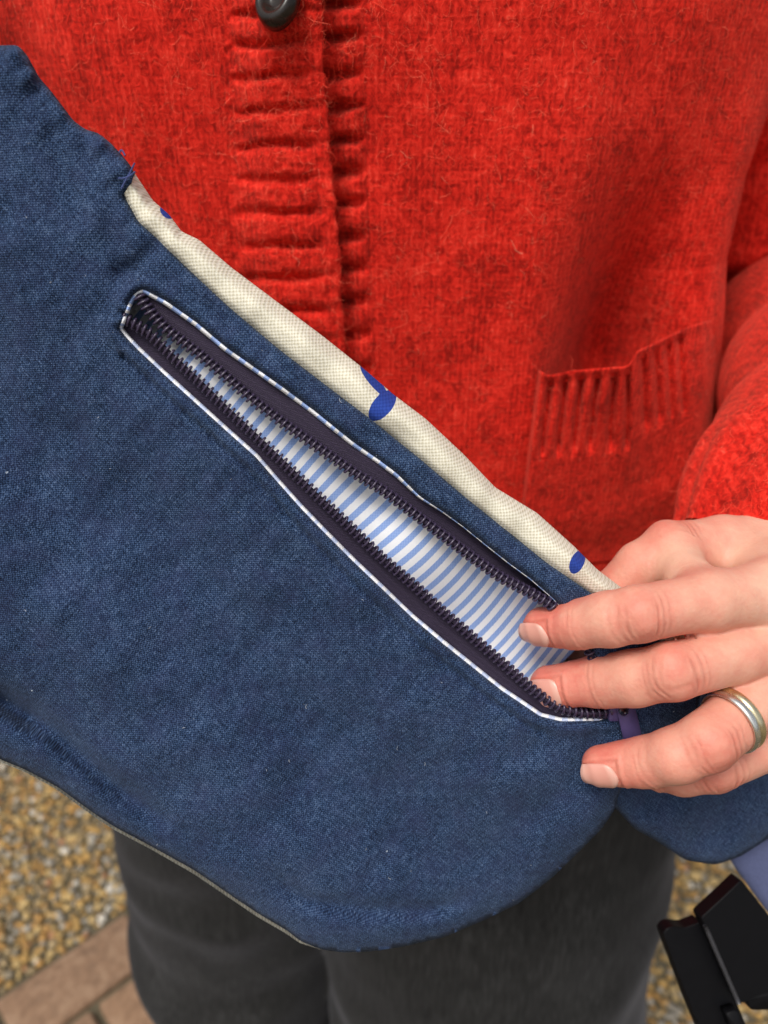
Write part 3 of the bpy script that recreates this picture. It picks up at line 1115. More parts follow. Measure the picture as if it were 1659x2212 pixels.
def bag_plane(px, py):
    return 1.0 / (IA + IB * (np.asarray(px, float) - 290) + IC * (np.asarray(py, float) - 660))


BAG_N = np.cross(p1(1200, 1200, bag_plane(1200, 1200)) - p1(300, 700, bag_plane(300, 700)), p1(600, 1900, bag_plane(600, 1900)) - p1(300, 700, bag_plane(300, 700)))
BAG_N /= np.linalg.norm(BAG_N)
if BAG_N @ FW > 0: BAG_N = -BAG_N
o_ = p1(300, 700, bag_plane(300, 700))
E1 = p1(1200, 1500, bag_plane(1200, 1500)) - o_; E1 -= (E1 @ BAG_N) * BAG_N; E1 /= np.linalg.norm(E1)
E2 = np.cross(BAG_N, E1)


def bag_uv(V):
    q = V - o_
    return np.stack([q @ E1, q @ E2], -1)


TOPB = [(-40, 97), (0, 98), (38, 97), (58, 118), (85, 168), (105, 190), (130, 222), (158, 260), (185, 280), (212, 287), (238, 308), (262, 333), (280, 355), (292, 378)]
SEAM = [(267, 422), (300, 480), (345, 520), (400, 575), (500, 668), (600, 752), (700, 829), (800, 905), (900, 985), (1000, 1070), (1100, 1150), (1180, 1215), (1275, 1280), (1365, 1345), (1450, 1400), (1520, 1470)]
RIGHT = [(1500, 1560), (1440, 1610), (1370, 1660), (1338, 1710), (1330, 1745)]
LOW = [(1300, 1790), (1250, 1840), (1190, 1898), (1120, 1952), (1040, 1990), (960, 2024), (870, 2045), (800, 2055), (740, 2058), (690, 2050), (650, 2034), (620, 2010), (560, 1975), (500, 1935), (420, 1880), (330, 1830), (245, 1785), (200, 1755), (125, 1700), (60, 1665), (0, 1640)]
LEFT = [(-120, 1585), (-260, 1450), (-380, 1250), (-480, 1000), (-590, 700), (-700, 400), (-800, 120), (-860, -80), (-760, -200), (-640, -130), (-400, 0), (-180, 75)]
OUT = smooth_curve(np.array(TOPB + SEAM + RIGHT + LOW + LEFT, float), 7.0, 2, True)
# keep the notch at the end of the gathered edge crisp
HOLE_LOW = [(257, 709), (272, 728), (296, 754), (360, 814), (424, 872), (488, 930), (552, 987), (600, 1042), (648, 1096), (700, 1150), (763, 1213), (827, 1274), (891, 1335), (955, 1389), (1019, 1440), (1083, 1491), (1131, 1523), (1166, 1547), (1211, 1558), (1294, 1557), (1328, 1546)]
HOLE_UP = [(1338, 1530), (1320, 1475), (1270, 1390), (1230, 1330), (1192, 1290), (1147, 1251), (1099, 1216), (1051, 1178), (1003, 1139), (955, 1104), (907, 1072), (859, 1024), (821, 995), (763, 955), (680, 888), (616, 840), (552, 795), (488, 750), (424, 696), (360, 651), (309, 624), (290, 634), (277, 655)]
HOLE = smooth_curve(np.array(HOLE_LOW + HOLE_UP, float), 5.0, 1, True)
HL = smooth_curve(np.array(HOLE_LOW, float), 5.0, 1)
HU = smooth_curve(np.array(HOLE_UP[::-1], float), 5.0, 1)
LOWC = smooth_curve(np.array(RIGHT + LOW + LEFT[:9], float), 12.0, 2)
SEAMC = smooth_curve(np.array(SEAM, float), 7.0, 2)
TOPC = smooth_curve(np.array(LEFT[-4:] + TOPB, float), 8.0, 1)


def line_d(px, py, pts):
    return pt_poly_dist(px, py, np.array(pts, float))


def bag_off(px, py, full=True):
    """how far behind (+) the flat plane the cloth lies, metres"""
    px = np.asarray(px, float); py = np.asarray(py, float)
    off = np.zeros(px.shape)
    off += 0.0022 * n2(px, py, 330, 51) + 0.0010 * n2(px + 0.6 * py, py - 0.6 * px, 120, 52)
    off += 0.00040 * n2(px * 1.0 + py * 0.8, (py - px * .8) * 0.3, 34, 53) + 0.0009 * n2(px * 0.8 - py * 0.35, px * 0.3 + py, 75, 54)
    # belly of the pouch: falls back below the zip and swells towards the hem
    vv = -0.71 * (px - 290) + 0.70 * (py - 660)
    off += 0.0065 * sstep(50, 360, vv) - 0.0095 * sstep(360, 640, vv)
    # fold at the lower left, parallel to the hem
    d, _ = line_d(px, py, [(-80, 1480), (20, 1520), (120, 1585), (230, 1685), (330, 1755), (430, 1810)])
    off += 0.0058 * gauss(d, 25) * (1 - sstep(230, 430, px)) + 0.0015 * gauss(d, 60) * (1 - sstep(330, 520, px))
    d, _ = line_d(px, py, [(10, 1515), (60, 1545)])
    off += 0.005 * gauss(d, 28)
    # crease above the rounded bottom
    d, _ = line_d(px, py, [(560, 1880), (660, 1945), (790, 1965), (920, 1968), (1010, 1945), (1120, 1880)])
    off += 0.0030 * gauss(d, 20) * sstep(540, 660, px) * (1 - sstep(930, 1080, px))
    # drag lines towards the pinched zip end
    for pts, a, s in (([(1330, 1560), (1240, 1680), (1150, 1760)], .0022, 34), ([(1300, 1570), (1120, 1630), (950, 1650)], .0012, 40), ([(1080, 1700), (860, 1560), (640, 1400)], -.0012, 60),
                      ([(180, 300), (230, 420), (260, 560), (285, 600)], .0016, 26), ([(330, 540), (300, 570), (262, 590)], .0022, 22), ([(90, 190), (120, 330), (180, 470)], .0016, 24), ([(245, 315), (262, 390), (290, 470)], .0014, 18),
                      ([(20, 560), (60, 800), (40, 1100)], -.0014, 60), ([(310, 1050), (420, 1250), (610, 1430)], .0012, 60), ([(120, 900), (200, 1200), (330, 1480)], -.0010, 50)):
        d, _ = line_d(px, py, pts)
        off += a * gauss(d, s)
    # edges that curl away
    d, _ = pt_poly_dist(px, py, LOWC)
    t = 1 - np.clip(d / 62.0, 0, 1)
    off += 0.0085 * (1 - np.sqrt(np.clip(1 - t * t, 0, 1)))
    d, _ = pt_poly_dist(px, py, TOPC)
    t = 1 - np.clip(d / 34.0, 0, 1)
    off += 0.0055 * (1 - np.sqrt(np.clip(1 - t * t, 0, 1)))
    ga = pt_poly_dist(px, py, TOPC)[1]
    off += 0.0016 * n2(ga, d * 0.25, 26, 55) * gauss(d, 55) * (px > -80)
    d, _ = pt_poly_dist(px, py, SEAMC)
    t = 1 - np.clip(d / 14.0, 0, 1)
    off += 0.0016 * t ** 2
    # zip lips: a soft roll then the turned edge, and the top-stitch dent
    d, _ = pt_poly_dist(px, py, HL)
    off += -0.0014 * gauss(d - 17, 13) + 0.0012 * gauss(d, 6) + 0.0024 * gauss(d - 33, 5.0) * (px > 262) * (px < 1180)
    d, _ = pt_poly_dist(px, py, HU)
    off += -0.0016 * gauss(d - 16, 13) + 0.0014 * gauss(d, 6)
    # pressed in under the fingers
    off += 0.0045 * gauss(px - 1330, 120) * gauss(py - 1330, 60) * (py < 1480)
    return off


def bag_d(px, py):
    return bag_plane(px, py) + bag_off(px, py)


bag = empty('sling_bag', tuple(p1(740, 2050, 0.25)))
tag(bag, 'blue linen sling bag with open zip pocket, striped lining and cream canvas back', 'bag')

Vp, Fp = cdt(OUT, [HOLE], 9.0)
d_ = bag_d(Vp[:, 0], Vp[:, 1])
V3 = P(Vp[:, 0], Vp[:, 1], d_)
front = mesh('front_panel', V3, Fp, MT['denim'], bag, uv=bag_uv(V3))
so = front.modifiers.new('cloth', 'SOLIDIFY'); so.thickness = 0.0010; so.offset = -1

# cream back panel: the rolled strip along the top and the hidden back
A_ = resample(SEAMC, n=420)
CRE = smooth_curve(np.array([(292, 376), (330, 433), (365, 463), (392, 500), (430, 518), (500, 578), (580, 638), (700, 728), (790, 800), (850, 852), (920, 905), (1000, 980), (1070, 1053), (1160, 1108), (1240, 1180), (1290, 1230), (1330, 1260), (1395, 1308), (1460, 1352), (1525, 1430)], float), 5.0, 1)
B_ = resample(CRE, n=420)
ts = np.concatenate([np.linspace(-0.12, 1, 22), np.linspace(1.03, 1.6, 10)])
pr_x, pr_y, pr_d = [], [], []
for t in ts:
    if t <= 1:
        q = A_ + (B_ - A_) * t
        off = 0.0020 * (1 - sstep(-0.12, 0.18, t)) + 0.0075 * max(0.0, (t - 0.45) / 0.55) ** 2.2 - 0.0012 * math.sin(math.pi * min(max(t, 0), 1))
    else:
        q = A_ + (B_ - A_) * (1 - (t - 1) * 0.8)
        off = 0.0075 + 0.013 * sstep(0.95, 1.5, t)
    pr_x.append(q[:, 0]); pr_y.append(q[:, 1])
    pr_d.append(bag_plane(q[:, 0], q[:, 1]) + off + 0.0011 * n2(q[:, 0], q[:, 1], 60, 61) + bag_off(A_[:, 0], A_[:, 1]) * 0.6)
pr_x, pr_y, pr_d = (np.stack(v, 1) for v in (pr_x, pr_y, pr_d))
Vcream = P(pr_x, pr_y, pr_d).reshape(-1, 3)
fx, fy = pr_x.ravel(), pr_y.ravel()


def blob(cx, cy, rx, ry, ang):
    c, s = math.cos(ang), math.sin(ang)
    u = (fx - cx) * c + (fy - cy) * s; v = -(fx - cx) * s + (fy - cy) * c
    return (1 - np.sqrt((u / rx) ** 2 + (v / ry) ** 2)) * min(rx, ry) / 10 + 0.5


pri = np.max(np.stack([blob(826, 876, 40, 21, -0.88), blob(807, 822, 44, 11, 0.88), blob(1247, 1214, 27, 15, -1.15), blob(361, 458, 18, 12, 0.75)]), 0)
pri = np.where(np.tile(ts, 420) > 1.1, 0, pri)
BACK = np.vstack([CRE, smooth_curve(np.array([(1525, 1430), (1500, 1510), (1430, 1585), (1350, 1650), (1312, 1700), (1305, 1735), (1280, 1775), (1230, 1825), (1175, 1880), (1110, 1935), (1033, 1975), (955, 2010), (868, 2032)] + LOW[7:10], float), 8, 1)[1:],
                  smooth_curve(np.array([(648, 2037), (614, 2014), (555, 1980), (496, 1940), (416, 1886), (327, 1835), (242, 1790), (197, 1760), (122, 1705), (57, 1669), (-3, 1645)] + LEFT + TOPB[:-1], float), 8, 1)])
Vb2, Fb2 = cdt(BACK, [], 26.0)
db2, _ = pt_poly_dist(Vb2[:, 0], Vb2[:, 1], BACK, True)
LB = np.array([(650, 2034)] + LOW[11:], float)
dl, _ = pt_poly_dist(Vb2[:, 0], Vb2[:, 1], LB)
te = 1 - np.clip(db2 / 80, 0, 1)
V3b = P(Vb2[:, 0], Vb2[:, 1], bag_plane(Vb2[:, 0], Vb2[:, 1]) + 0.0285 - 0.0180 * te ** 2)
allV, allF = merge([(Vcream, grid_faces(420, len(ts))[:, ::-1]), (V3b, Fb2)])
mesh('back_panel', allV, allF, MT['canvas'], bag, uv=bag_uv(allV), attrs=dict(print=np.concatenate([pri, np.zeros(len(V3b))])))

# gusset closing the space between the two panels
G0 = smooth_curve(np.array(RIGHT + LOW + LEFT + TOPB, float), 9.0, 2)
g = []
for t in np.linspace(0, 1, 6):
    off0 = bag_off(G0[:, 0], G0[:, 1])
    c0 = np.array([500, 1200.0])
    q = G0 + (c0 - G0) * (0.010 + 0.012 * math.sin(math.pi * t))
    g.append(P(q[:, 0], q[:, 1], bag_plane(q[:, 0], q[:, 1]) + off0 * (1 - t) + 0.0115 * t + 0.0014))
Vg = np.stack(g, 1).reshape(-1, 3)
mesh('gusset', Vg, grid_faces(len(G0), 6), MT['denim'], bag, uv=bag_uv(Vg))

# zip: welt, tapes, teeth
CO_U = smooth_curve(np.array([(298, 636), (328, 679), (360, 712), (424, 760), (488, 814), (552, 869), (616, 917), (680, 962), (763, 1020), (827, 1059), (891, 1107), (955, 1155), (1019, 1203), (1083, 1248), (1147, 1281), (1189, 1305), (1250, 1365), (1305, 1460), (1330, 1530)], float), 4.0, 2)
CO_L = smooth_curve(np.array([(262, 682), (284, 696), (328, 724), (368, 765), (424, 818), (488, 881), (552, 941), (616, 1003), (680, 1066), (744, 1126), (827, 1207), (891, 1261), (955, 1320), (1019, 1375), (1083, 1430), (1147, 1487), (1179, 1512), (1211, 1531), (1262, 1542), (1330, 1538)], float), 4.0, 2)


def zip_base(px, py):
    return bag_plane(px, py) + 0.0022 * n2(px, py, 330, 51)


def ribbon(Aq, Bq, dA, dB, nv, mid=0.0):
    n = len(Aq)
    t = np.linspace(0, 1, nv)
    X = Aq[:, 0][:, None] + (Bq - Aq)[:, 0][:, None] * t
    Y = Aq[:, 1][:, None] + (Bq - Aq)[:, 1][:, None] * t
    D = zip_base(X, Y) + dA[:, None] * (1 - t) + dB[:, None] * t + mid[:, None] * np.sin(math.pi * t) if np.ndim(mid) else zip_base(X, Y) + dA[:, None] * (1 - t) + dB[:, None] * t
    V = P(X, Y, D)
    s = np.concatenate([[0], np.cumsum(np.linalg.norm(np.diff(V[:, 0], axis=0), axis=1))])
    w = np.linalg.norm(V[:, -1] - V[:, 0], axis=1)
    uv = np.stack([np.repeat(s[:, None], nv, 1), w[:, None] * t], -1).reshape(-1, 2)
    return V.reshape(-1, 3), uv, s


n_ = 260
hu = resample(HU, n=n_); hl = resample(HL, n=n_); cu = resample(CO_U, n=n_); cl = resample(CO_L, n=n_)
sU = np.linspace(0, 1, n_)


def outward(a, b, k):
    v = a - b
    return a + v / np.maximum(np.linalg.norm(v, axis=1), 1)[:, None] * k


# start the tapes under the welt
deepU = 0.0035 + 0.0030 * sstep(0.45, 0.75, sU)
Vt, uvt, _ = ribbon(outward(hu, cu, 16), cu, deepU, 0.0022 + 0 * sU, 14, 0.0022 * sstep(0.4, 0.8, sU))
tapeU = mesh('zip_tape', Vt, grid_faces(n_, 14), MT['tape'], bag, uv=uvt)
Vt, uvt, _ = ribbon(outward(hl, cl, 16), cl, 0.0032 + 0 * sU, 0.0022 + 0 * sU, 14, 0.0006 + 0 * sU)
tapeL = mesh('zip_tape', Vt, grid_faces(n_, 14)[:, ::-1], MT['tape'], bag, uv=uvt)

# welt: narrow turned edge of the striped lining round the opening
hw = resample(HOLE, n=521, closed=True)
cen = np.stack([(np.interp(hw[:, 0], cu[:, 0], cu[:, 0]) + np.interp(hw[:, 0], cl[:, 0], cl[:, 0])) / 2, (np.interp(hw[:, 0], cu[:, 0], cu[:, 1]) + np.interp(hw[:, 0], cl[:, 0], cl[:, 1])) / 2], 1)
cen[:, 0] = np.clip(hw[:, 0], 300, 1310)
tg = np.roll(hw, -2, 0) - np.roll(hw, 2, 0)
nv2 = np.stack([-tg[:, 1], tg[:, 0]], 1); nv2 /= np.linalg.norm(nv2, axis=1)[:, None]
flip = ((cen - hw) * nv2).sum(1) < 0
if flip.mean() > 0.5: nv2 = -nv2
low_side = (pt_poly_dist(hw[:, 0], hw[:, 1], HL)[0] < 4)
wid = np.where(low_side, 7.4, 8.2)
wid = wid * np.where(low_side, 1.0, 1 - 0.75 * sstep(820, 980, hw[:, 0]))
wid = np.convolve(np.concatenate([wid[-6:], wid, wid[:6]]), np.ones(13) / 13, 'valid')
ws = []
for t, dep in ((-0.9, 0.0016), (-0.25, 0.0002), (0.25, -0.0003), (0.7, 0.0001), (1.0, 0.0009), (1.1, 0.0022)):
    q = hw + nv2 * (wid * t)[:, None]
    ws.append(P(q[:, 0], q[:, 1], bag_d(hw[:, 0], hw[:, 1]) + 0.0002 + dep))
Vw = np.stack(ws, 1)
sw = np.concatenate([[0], np.cumsum(np.linalg.norm(np.diff(Vw[:, 2], axis=0), axis=1))])
ph = np.repeat((sw / 0.0044 + 0.35 * vnoise(np.stack([sw / 0.006, 0 * sw, 0 * sw], 1), 66))[:, None], 6, 1).ravel()
Vw = Vw.reshape(-1, 3)
mesh('welt', Vw, grid_faces(520, 6, True), MT['stripes'], bag, uv=bag_uv(Vw), attrs=dict(phase=ph, soft=np.repeat(np.where(low_side, 0.45, 0.08), 6)))

# teeth
TP = 13.0
lp = 14
al = np.linspace(0, 2 * math.pi, lp, endpoint=False)
LX = np.sign(np.cos(al)) * np.abs(np.cos(al)) ** 0.75 * 1.42
LZ = np.sign(np.sin(al)) * np.abs(np.sin(al)) ** 0.85 * 0.95
loop = np.stack([0.42 * np.sin(al * 0.5 + 0.6) - 0.2 + 0.20 * np.cos(al), LX, LZ], 1)      # x along the zip, y across, z up, in mm
Tl = np.roll(loop, -1, 0) - np.roll(loop, 1, 0); Tl /= np.linalg.norm(Tl, axis=1)[:, None]
Nl = np.cross(Tl, [1.0, 0, 0]); Nl /= np.linalg.norm(Nl, axis=1)[:, None]
Bl = np.cross(Tl, Nl)
rt = 6
ar_ = np.linspace(0, 2 * math.pi, rt, endpoint=False)
wr = 0.37 + 0.05 * (LZ < -0.4)
Vtooth = (loop[:, None] + wr[:, None, None] * (np.cos(ar_)[None, :, None] * Nl[:, None] + np.sin(ar_)[None, :, None] * Bl[:, None])).reshape(-1, 3) * 0.001
Ftooth = grid_faces(lp, rt, True, True)
tooth_src = None
for curve, tape, flipv in ((CO_U, tapeU, 1), (CO_L, tapeL, -1)):
    D = zip_base(curve[:, 0], curve[:, 1]) + 0.0006
    path = P(curve[:, 0], curve[:, 1], D)
    dens = resample(np.hstack([path, curve]), step=1e9, n=4000)
    pxs = np.concatenate([[0], np.cumsum(np.linalg.norm(np.diff(dens[:, 3:], axis=0), axis=1))])
    at = np.arange(6, pxs[-1] - 6, TP)
    pos = np.stack([np.interp(at, pxs, dens[:, k]) for k in range(3)], 1)
    pos2 = np.stack([np.interp(at + 2, pxs, dens[:, k]) for k in range(3)], 1)
    for q, (a, b) in enumerate(zip(pos, pos2)):
        t = b - a; t /= np.linalg.norm(t)
        n = -FW * 0.5 + BAG_N * 0.5
        roll = (0.10 if flipv > 0 else -0.25 - 0.35 * sstep(0.45, 0.9, q / len(pos)))
        n = n - (n @ t) * t; n /= np.linalg.norm(n)
        bb_ = np.cross(n, t) * 1.0
        n, bb_ = n * math.cos(roll) + bb_ * math.sin(roll), bb_ * math.cos(roll) - n * math.sin(roll)
        s_ = np.linalg.norm(a - CAM) / 0.222
        mtx = Matrix(((t[0] * s_, bb_[0] * flipv * s_, n[0] * s_, a[0]), (t[1] * s_, bb_[1] * flipv * s_, n[1] * s_, a[1]), (t[2] * s_, bb_[2] * flipv * s_, n[2] * s_, a[2]), (0, 0, 0, 1)))
        if tooth_src is None:
            tooth_src = mesh('tooth', Vtooth, Ftooth, MT['tooth'], None)
            ob = tooth_src
        else:
            ob = tooth_src.copy(); COL.objects.link(ob)
        ob.parent = tape
        ob.matrix_parent_inverse = Matrix.Translation(-Vector(bag.location)) @ Matrix.Translation(Vector(bag.location))
        ob.matrix_basis = mtx
    # filler cord inside the loops
    V, F = tube(path, 0.00070, ref=tuple(BAG_N), n=8)
    mesh('filler_cord', V, F, MT['tape'], tape, uv=bag_uv(V))

# striped lining inside
lx = np.linspace(-50, 1150, 150); ly = np.linspace(-160, 170, 60)
zd = np.array([0.70, 0.714]); zn = np.array([0.714, -0.70])
SX, SY = np.meshgrid(lx, ly, indexing='ij')
QX = 300 + SX * zd[0] * 1.0 + SY * zn[0] * 0.95; QY = 660 + SX * zd[1] + SY * zn[1] * 0.95
# follow the pocket, which bends to the right at its lower end
QX = QX + 60 * sstep(500, 1200, SX)
dl_ = 0.0055 + 0.014 * (1 - sstep(20, 190, SX)) + 0.006 * sstep(500, 1150, SX) + 0.0022 * n2(SX, SY, 150, 71) + 0.0016 * np.sin(SX / 46.0 + SY / 90.0) * sstep(450, 800, SX)
dl_ = dl_ + 0.010 * gauss(SX - 1060, 150) * gauss(SY - 10, 90)
VL = P(QX, QY, bag_plane(QX, QY) + dl_)
pit = np.interp(lx, [0, 600, 850, 1150], [29.0, 28.5, 23.5, 20.0])
nph = np.concatenate([[0], np.cumsum(np.diff(lx) / pit[1:])])
phl = nph[:, None] + 0.0035 * SY * (1 - 0.8 * sstep(300, 900, SX)) + 0.30 * np.sin(SY / 60.0 + SX / 220.0) * sstep(450, 800, SX)
VL = VL.reshape(-1, 3)
mesh('lining', VL, grid_faces(150, 60), MT['stripes'], bag, uv=bag_uv(VL), attrs=dict(phase=phl.ravel() + 20))

# top-stitching below the zip
HLo = []
for k in range(4, len(HL) - 30):
    t = HL[k + 2] - HL[k - 2]; t /= np.linalg.norm(t)
    HLo.append(HL[k] + np.array([-t[1], t[0]]) * 33)
HLo = smooth_curve(np.array(HLo), 2.0, 6)
st_parts = []
arc = np.concatenate([[0], np.cumsum(np.linalg.norm(np.diff(HLo, axis=0), axis=1))])
s0 = 8.0
while s0 < arc[-1] - 30:
    L_ = random.uniform(15, 19)
    u = np.linspace(s0, s0 + L_, 6)
    q = np.stack([np.interp(u, arc, HLo[:, 0]), np.interp(u, arc, HLo[:, 1])], 1)
    w = np.sin(np.linspace(0, math.pi, 6))
    dd = bag_d(q[:, 0], q[:, 1]) + 0.0004 - 0.00045 * w
    st_parts.append(tube(P(q[:, 0], q[:, 1], dd), 0.00016 + 0.00008 * w, ref=tuple(BAG_N), n=6))
    s0 += L_ + random.uniform(5, 8)
V, F = merge(st_parts)
mesh('top_stitching', V, F, MT['thread'], bag)

# loose thread at the end of the gathered edge
for pts in ([(262, 408), (270, 392), (280, 376), (286, 362), (291, 352)], [(255, 385), (266, 386), (281, 380), (292, 371)], [(258, 330), (262, 322), (266, 328), (270, 336)]):
    q = smooth_curve(np.array(pts, float), 3, 2)
    path = P(q[:, 0], q[:, 1], bag_plane(q[:, 0], q[:, 1]) - 0.0002 - 0.0006 * np.linspace(0, 1, len(q)))
    V, F = tube(path, 0.00022, ref=tuple(BAG_N), n=6)
    mesh('loose_thread', V, F, MT['loose'], bag)

# lint caught in the weave
lparts = []
for _ in range(95):
    lx0, ly0 = random.uniform(0, 1250), random.uniform(120, 2000)
    if not (inside_poly(np.array([lx0]), np.array([ly0]), OUT)[0] and not inside_poly(np.array([lx0]), np.array([ly0]), HOLE)[0]): continue
    a0 = random.uniform(0, 6.28); Lp = random.choice((2, 3, 4, 5, 7, 10)); bnd = random.uniform(-1.4, 1.4)
    u = np.linspace(0, 1, 5)
    q = np.stack([lx0 + Lp * u * np.cos(a0 + bnd * u), ly0 + Lp * u * np.sin(a0 + bnd * u)], 1)
    lparts.append(tube(P(q[:, 0], q[:, 1], bag_d(q[:, 0], q[:, 1]) - 0.0002 - 0.0002 * u), random.uniform(0.00005, 0.00013), ref=tuple(BAG_N), n=4))
V, F = merge(lparts)
ln_ = mesh('lint', V, F, MT['lint'], bag)
ln_['kind'] = 'stuff'

# slider and pull tab
sc_ = p1(1338, 1534, bag_plane(1338, 1534) - 0.0008)
V, F = bevel_box(0.0075, 0.0062, 0.0036, 0.0012)
e1 = P(np.array([1360.]), np.array([1536.]), np.array([0.234]))[0] - P(np.array([1310.]), np.array([1538.]), np.array([0.234]))[0]
e1 /= np.linalg.norm(e1); e3 = BAG_N - (BAG_N @ e1) * e1; e3 /= np.linalg.norm(e3); e2 = np.cross(e3, e1)
slider = mesh('zip_slider', sc_ + V @ np.stack([e1, e2, e3]), F, MT['pull'], bag, smooth=False)
kn = p1(1347, 1536, bag_plane(1347, 1536) - 0.0038)
V, F = tube(np.stack([kn + e3 * z for z in (-.0028, 0, .0006, .0011)]), [0.0015, 0.0015, 0.0013, 0.0005], ref=tuple(e1), n=18)
mesh('rivet', V, F, MT['metal'], slider)
tabp = np.array([(1350, 1522), (1352, 1534), (1357, 1552), (1362, 1575), (1368, 1600), (1374, 1625), (1378, 1640)], float)
tp = smooth_curve(tabp, 4, 2)
dt_ = bag_plane(tp[:, 0], tp[:, 1]) - 0.0026 - 0.001 * np.sin(np.linspace(0, 3, len(tp)))
cp = P(tp[:, 0], tp[:, 1], dt_)
T_, N_, B_2 = frames(cp, tuple(BAG_N))
wv_ = np.array([-1, -.92, 0, .92, 1, .92, 0, -.92]) * 0.0029; hv_ = np.array([0, .45, .5, .45, 0, -.45, -.5, -.45]) * 0.0012
Vt = (cp[:, None] + wv_[None, :, None] * B_2[:, None] + hv_[None, :, None] * N_[:, None]).reshape(-1, 3)
mesh('pull_tab', Vt, [grid_faces(len(cp), 8, False, True)], MT['pull'], slider)

# wing behind the hand that carries the strap
WING = smooth_curve(np.array([(1230, 1480), (1400, 1430), (1520, 1490), (1600, 1592), (1659, 1652), (1720, 1705), (1760, 1742), (1740, 1776), (1659, 1812), (1600, 1850), (1545, 1869), (1480, 1858), (1420, 1817), (1370, 1790), (1320, 1735), (1260, 1640)], float), 9, 2, True)


def wing_d(px, py):
    o = 0.024 + 0.00008 * (px - 1330) + 0.0035 * n2(px, py, 90, 81) + 0.001 * n2(px, py, 34, 82)
    d, _ = pt_poly_dist(px, py, WING, True)
    t = 1 - np.clip(d / 40, 0, 1)
    return bag_plane(px, py) + o + 0.006 * (1 - np.sqrt(np.clip(1 - t * t, 0, 1)))


Vp, Fp = cdt(WING, [], 9.0)
V3 = P(Vp[:, 0], Vp[:, 1], wing_d(Vp[:, 0], Vp[:, 1]))
wing = mesh('side_wing', V3, Fp, MT['denim'], bag, uv=bag_uv(V3))
so = wing.modifiers.new('cloth', 'SOLIDIFY'); so.thickness = 0.0035; so.offset = -1

# webbing and buckle
wl = np.array([(1545, 1790), (1580, 1862), (1625, 1925), (1690, 2012), (1760, 2105), (1840, 2210), (1930, 2330)], float)
wd_ = np.array([0.318, 0.320, 0.322, 0.324, 0.326, 0.328, 0.330])
wln = smooth_curve(np.hstack([wl, wd_[:, None] * 1000]), 12, 3)
across = np.array([0.80, -0.60]) * 172
tt = np.linspace(0, 1, 10)
X = wln[:, 0][:, None] + across[0] * tt; Y = wln[:, 1][:, None] + across[1] * tt
Vw = P(X, Y, wln[:, 2][:, None] / 1000 + 0.0008 * np.sin(math.pi * tt))
Vw = Vw.reshape(-1, 3)
wb = mesh('webbing_strap', Vw, grid_faces(len(wln), 10), MT['webbing'], bag)
so = wb.modifiers.new('cloth', 'SOLIDIFY'); so.thickness = 0.0016; so.offset = 0

# the strap that runs up over the other shoulder
s0 = p1(-800, -140, bag_plane(-800, -140)) - BAG_N * 0.008
stp = bez([s0 + E1 * 0.03, s0 - E1 * 0.05, np.array([-0.19, 0.31, 1.40]), np.array([-0.15, 0.42, 1.475]), np.array([-0.12, 0.52, 1.44]), np.array([-0.05, 0.60, 1.25])], 50)
T_, N_, B_3 = frames(stp, (0.3, -1, 0.4))
wv_ = np.array([-1, 0, 1, 0]) * 0.02; hv_ = np.array([0, .5, 0, -.5]) * 0.002
Vt = (stp[:, None] + wv_[None, :, None] * B_3[:, None] + hv_[None, :, None] * N_[:, None]).reshape(-1, 3)
mesh('shoulder_strap', Vt, [grid_faces(50, 4, False, True)], MT['webbing'], bag)

# buckle: two shells with a raised rib and the release prongs
BD = 0.305
b0 = p1(1516, 1989, BD); b1 = p1(1592, 2164, BD)
bl = b1 - b0; LBk = np.linalg.norm(bl); bl /= LBk
bn = -FW + 0.25 * UP; bn -= (bn @ bl) * bl; bn /= np.linalg.norm(bn)
bw = np.cross(bl, bn)
if bw @ RT < 0: bw = -bw
mm = LBk / 190.8                                 # metres per photograph pixel at the buckle


def plate(outl, z0, z1, bev=3.0):
    """extruded outline in buckle pixels (along, across) with a chamfer, heights in metres"""
    o2 = np.array(outl, float)
    o2 = smooth_curve(o2, 6, 1, True)
    c = o2.mean(0)
    n = len(o2)
    rings = []
    for ins, z in ((0, z0), (0, z1 - bev * mm), (bev, z1)):
        v = c - o2; v /= np.linalg.norm(v, axis=1)[:, None]
        q = o2 + v * ins
        rings.append(b0 + q[:, :1] * mm * bl + q[:, 1:] * mm * bw + z * bn)
    V = np.vstack(rings + [[b0 + c[0] * mm * bl + c[1] * mm * bw + z1 * bn], [b0 + c[0] * mm * bl + c[1] * mm * bw + z0 * bn]])
    i = np.arange(n); j = (i + 1) % n
    F4 = np.concatenate([np.stack([k * n + i, k * n + j, (k + 1) * n + j, (k + 1) * n + i], 1) for k in range(2)])
    F3 = np.concatenate([np.stack([2 * n + i, 2 * n + j, np.full(n, 3 * n)], 1), np.stack([j, i, np.full(n, 3 * n + 1)], 1)])
    return V, [F4, F3]


V, F = plate([(-14, -2), (-30, 56), (-47, 113), (10, 128), (62, 141), (200, 172), (206, 120), (197, 83), (192, 40), (190, 3), (90, 0)], -0.005, 0.0022, 1.5)
buckle = mesh('buckle', V, F, MT["buckle"], bag, smooth=False)
V, F = plate([(4, -84), (-4, -72), (-2, -58), (14, -34), (18, 6), (100, 8), (190, 6), (330, 4), (330, -95), (174, -92), (80, -88)], -0.011, -0.0045, 2.0)
mesh('buckle_frame', V, F, MT['buckle'], buckle, smooth=False)
rp = b0 + np.linspace(4, 186, 12)[:, None] * mm * bl + 0.0022 * bn - 1.0 * mm * bw
V, F = tube(rp, 0.0009, ref=tuple(bn), n=10)
mesh('rib', V, F, MT['rib'], buckle)
V, F = plate([(196, 20), (200, 60), (220, 95), (224, 150), (204, 170), (240, 175), (250, 120), (246, 60), (226, 22)], -0.006, -0.001)
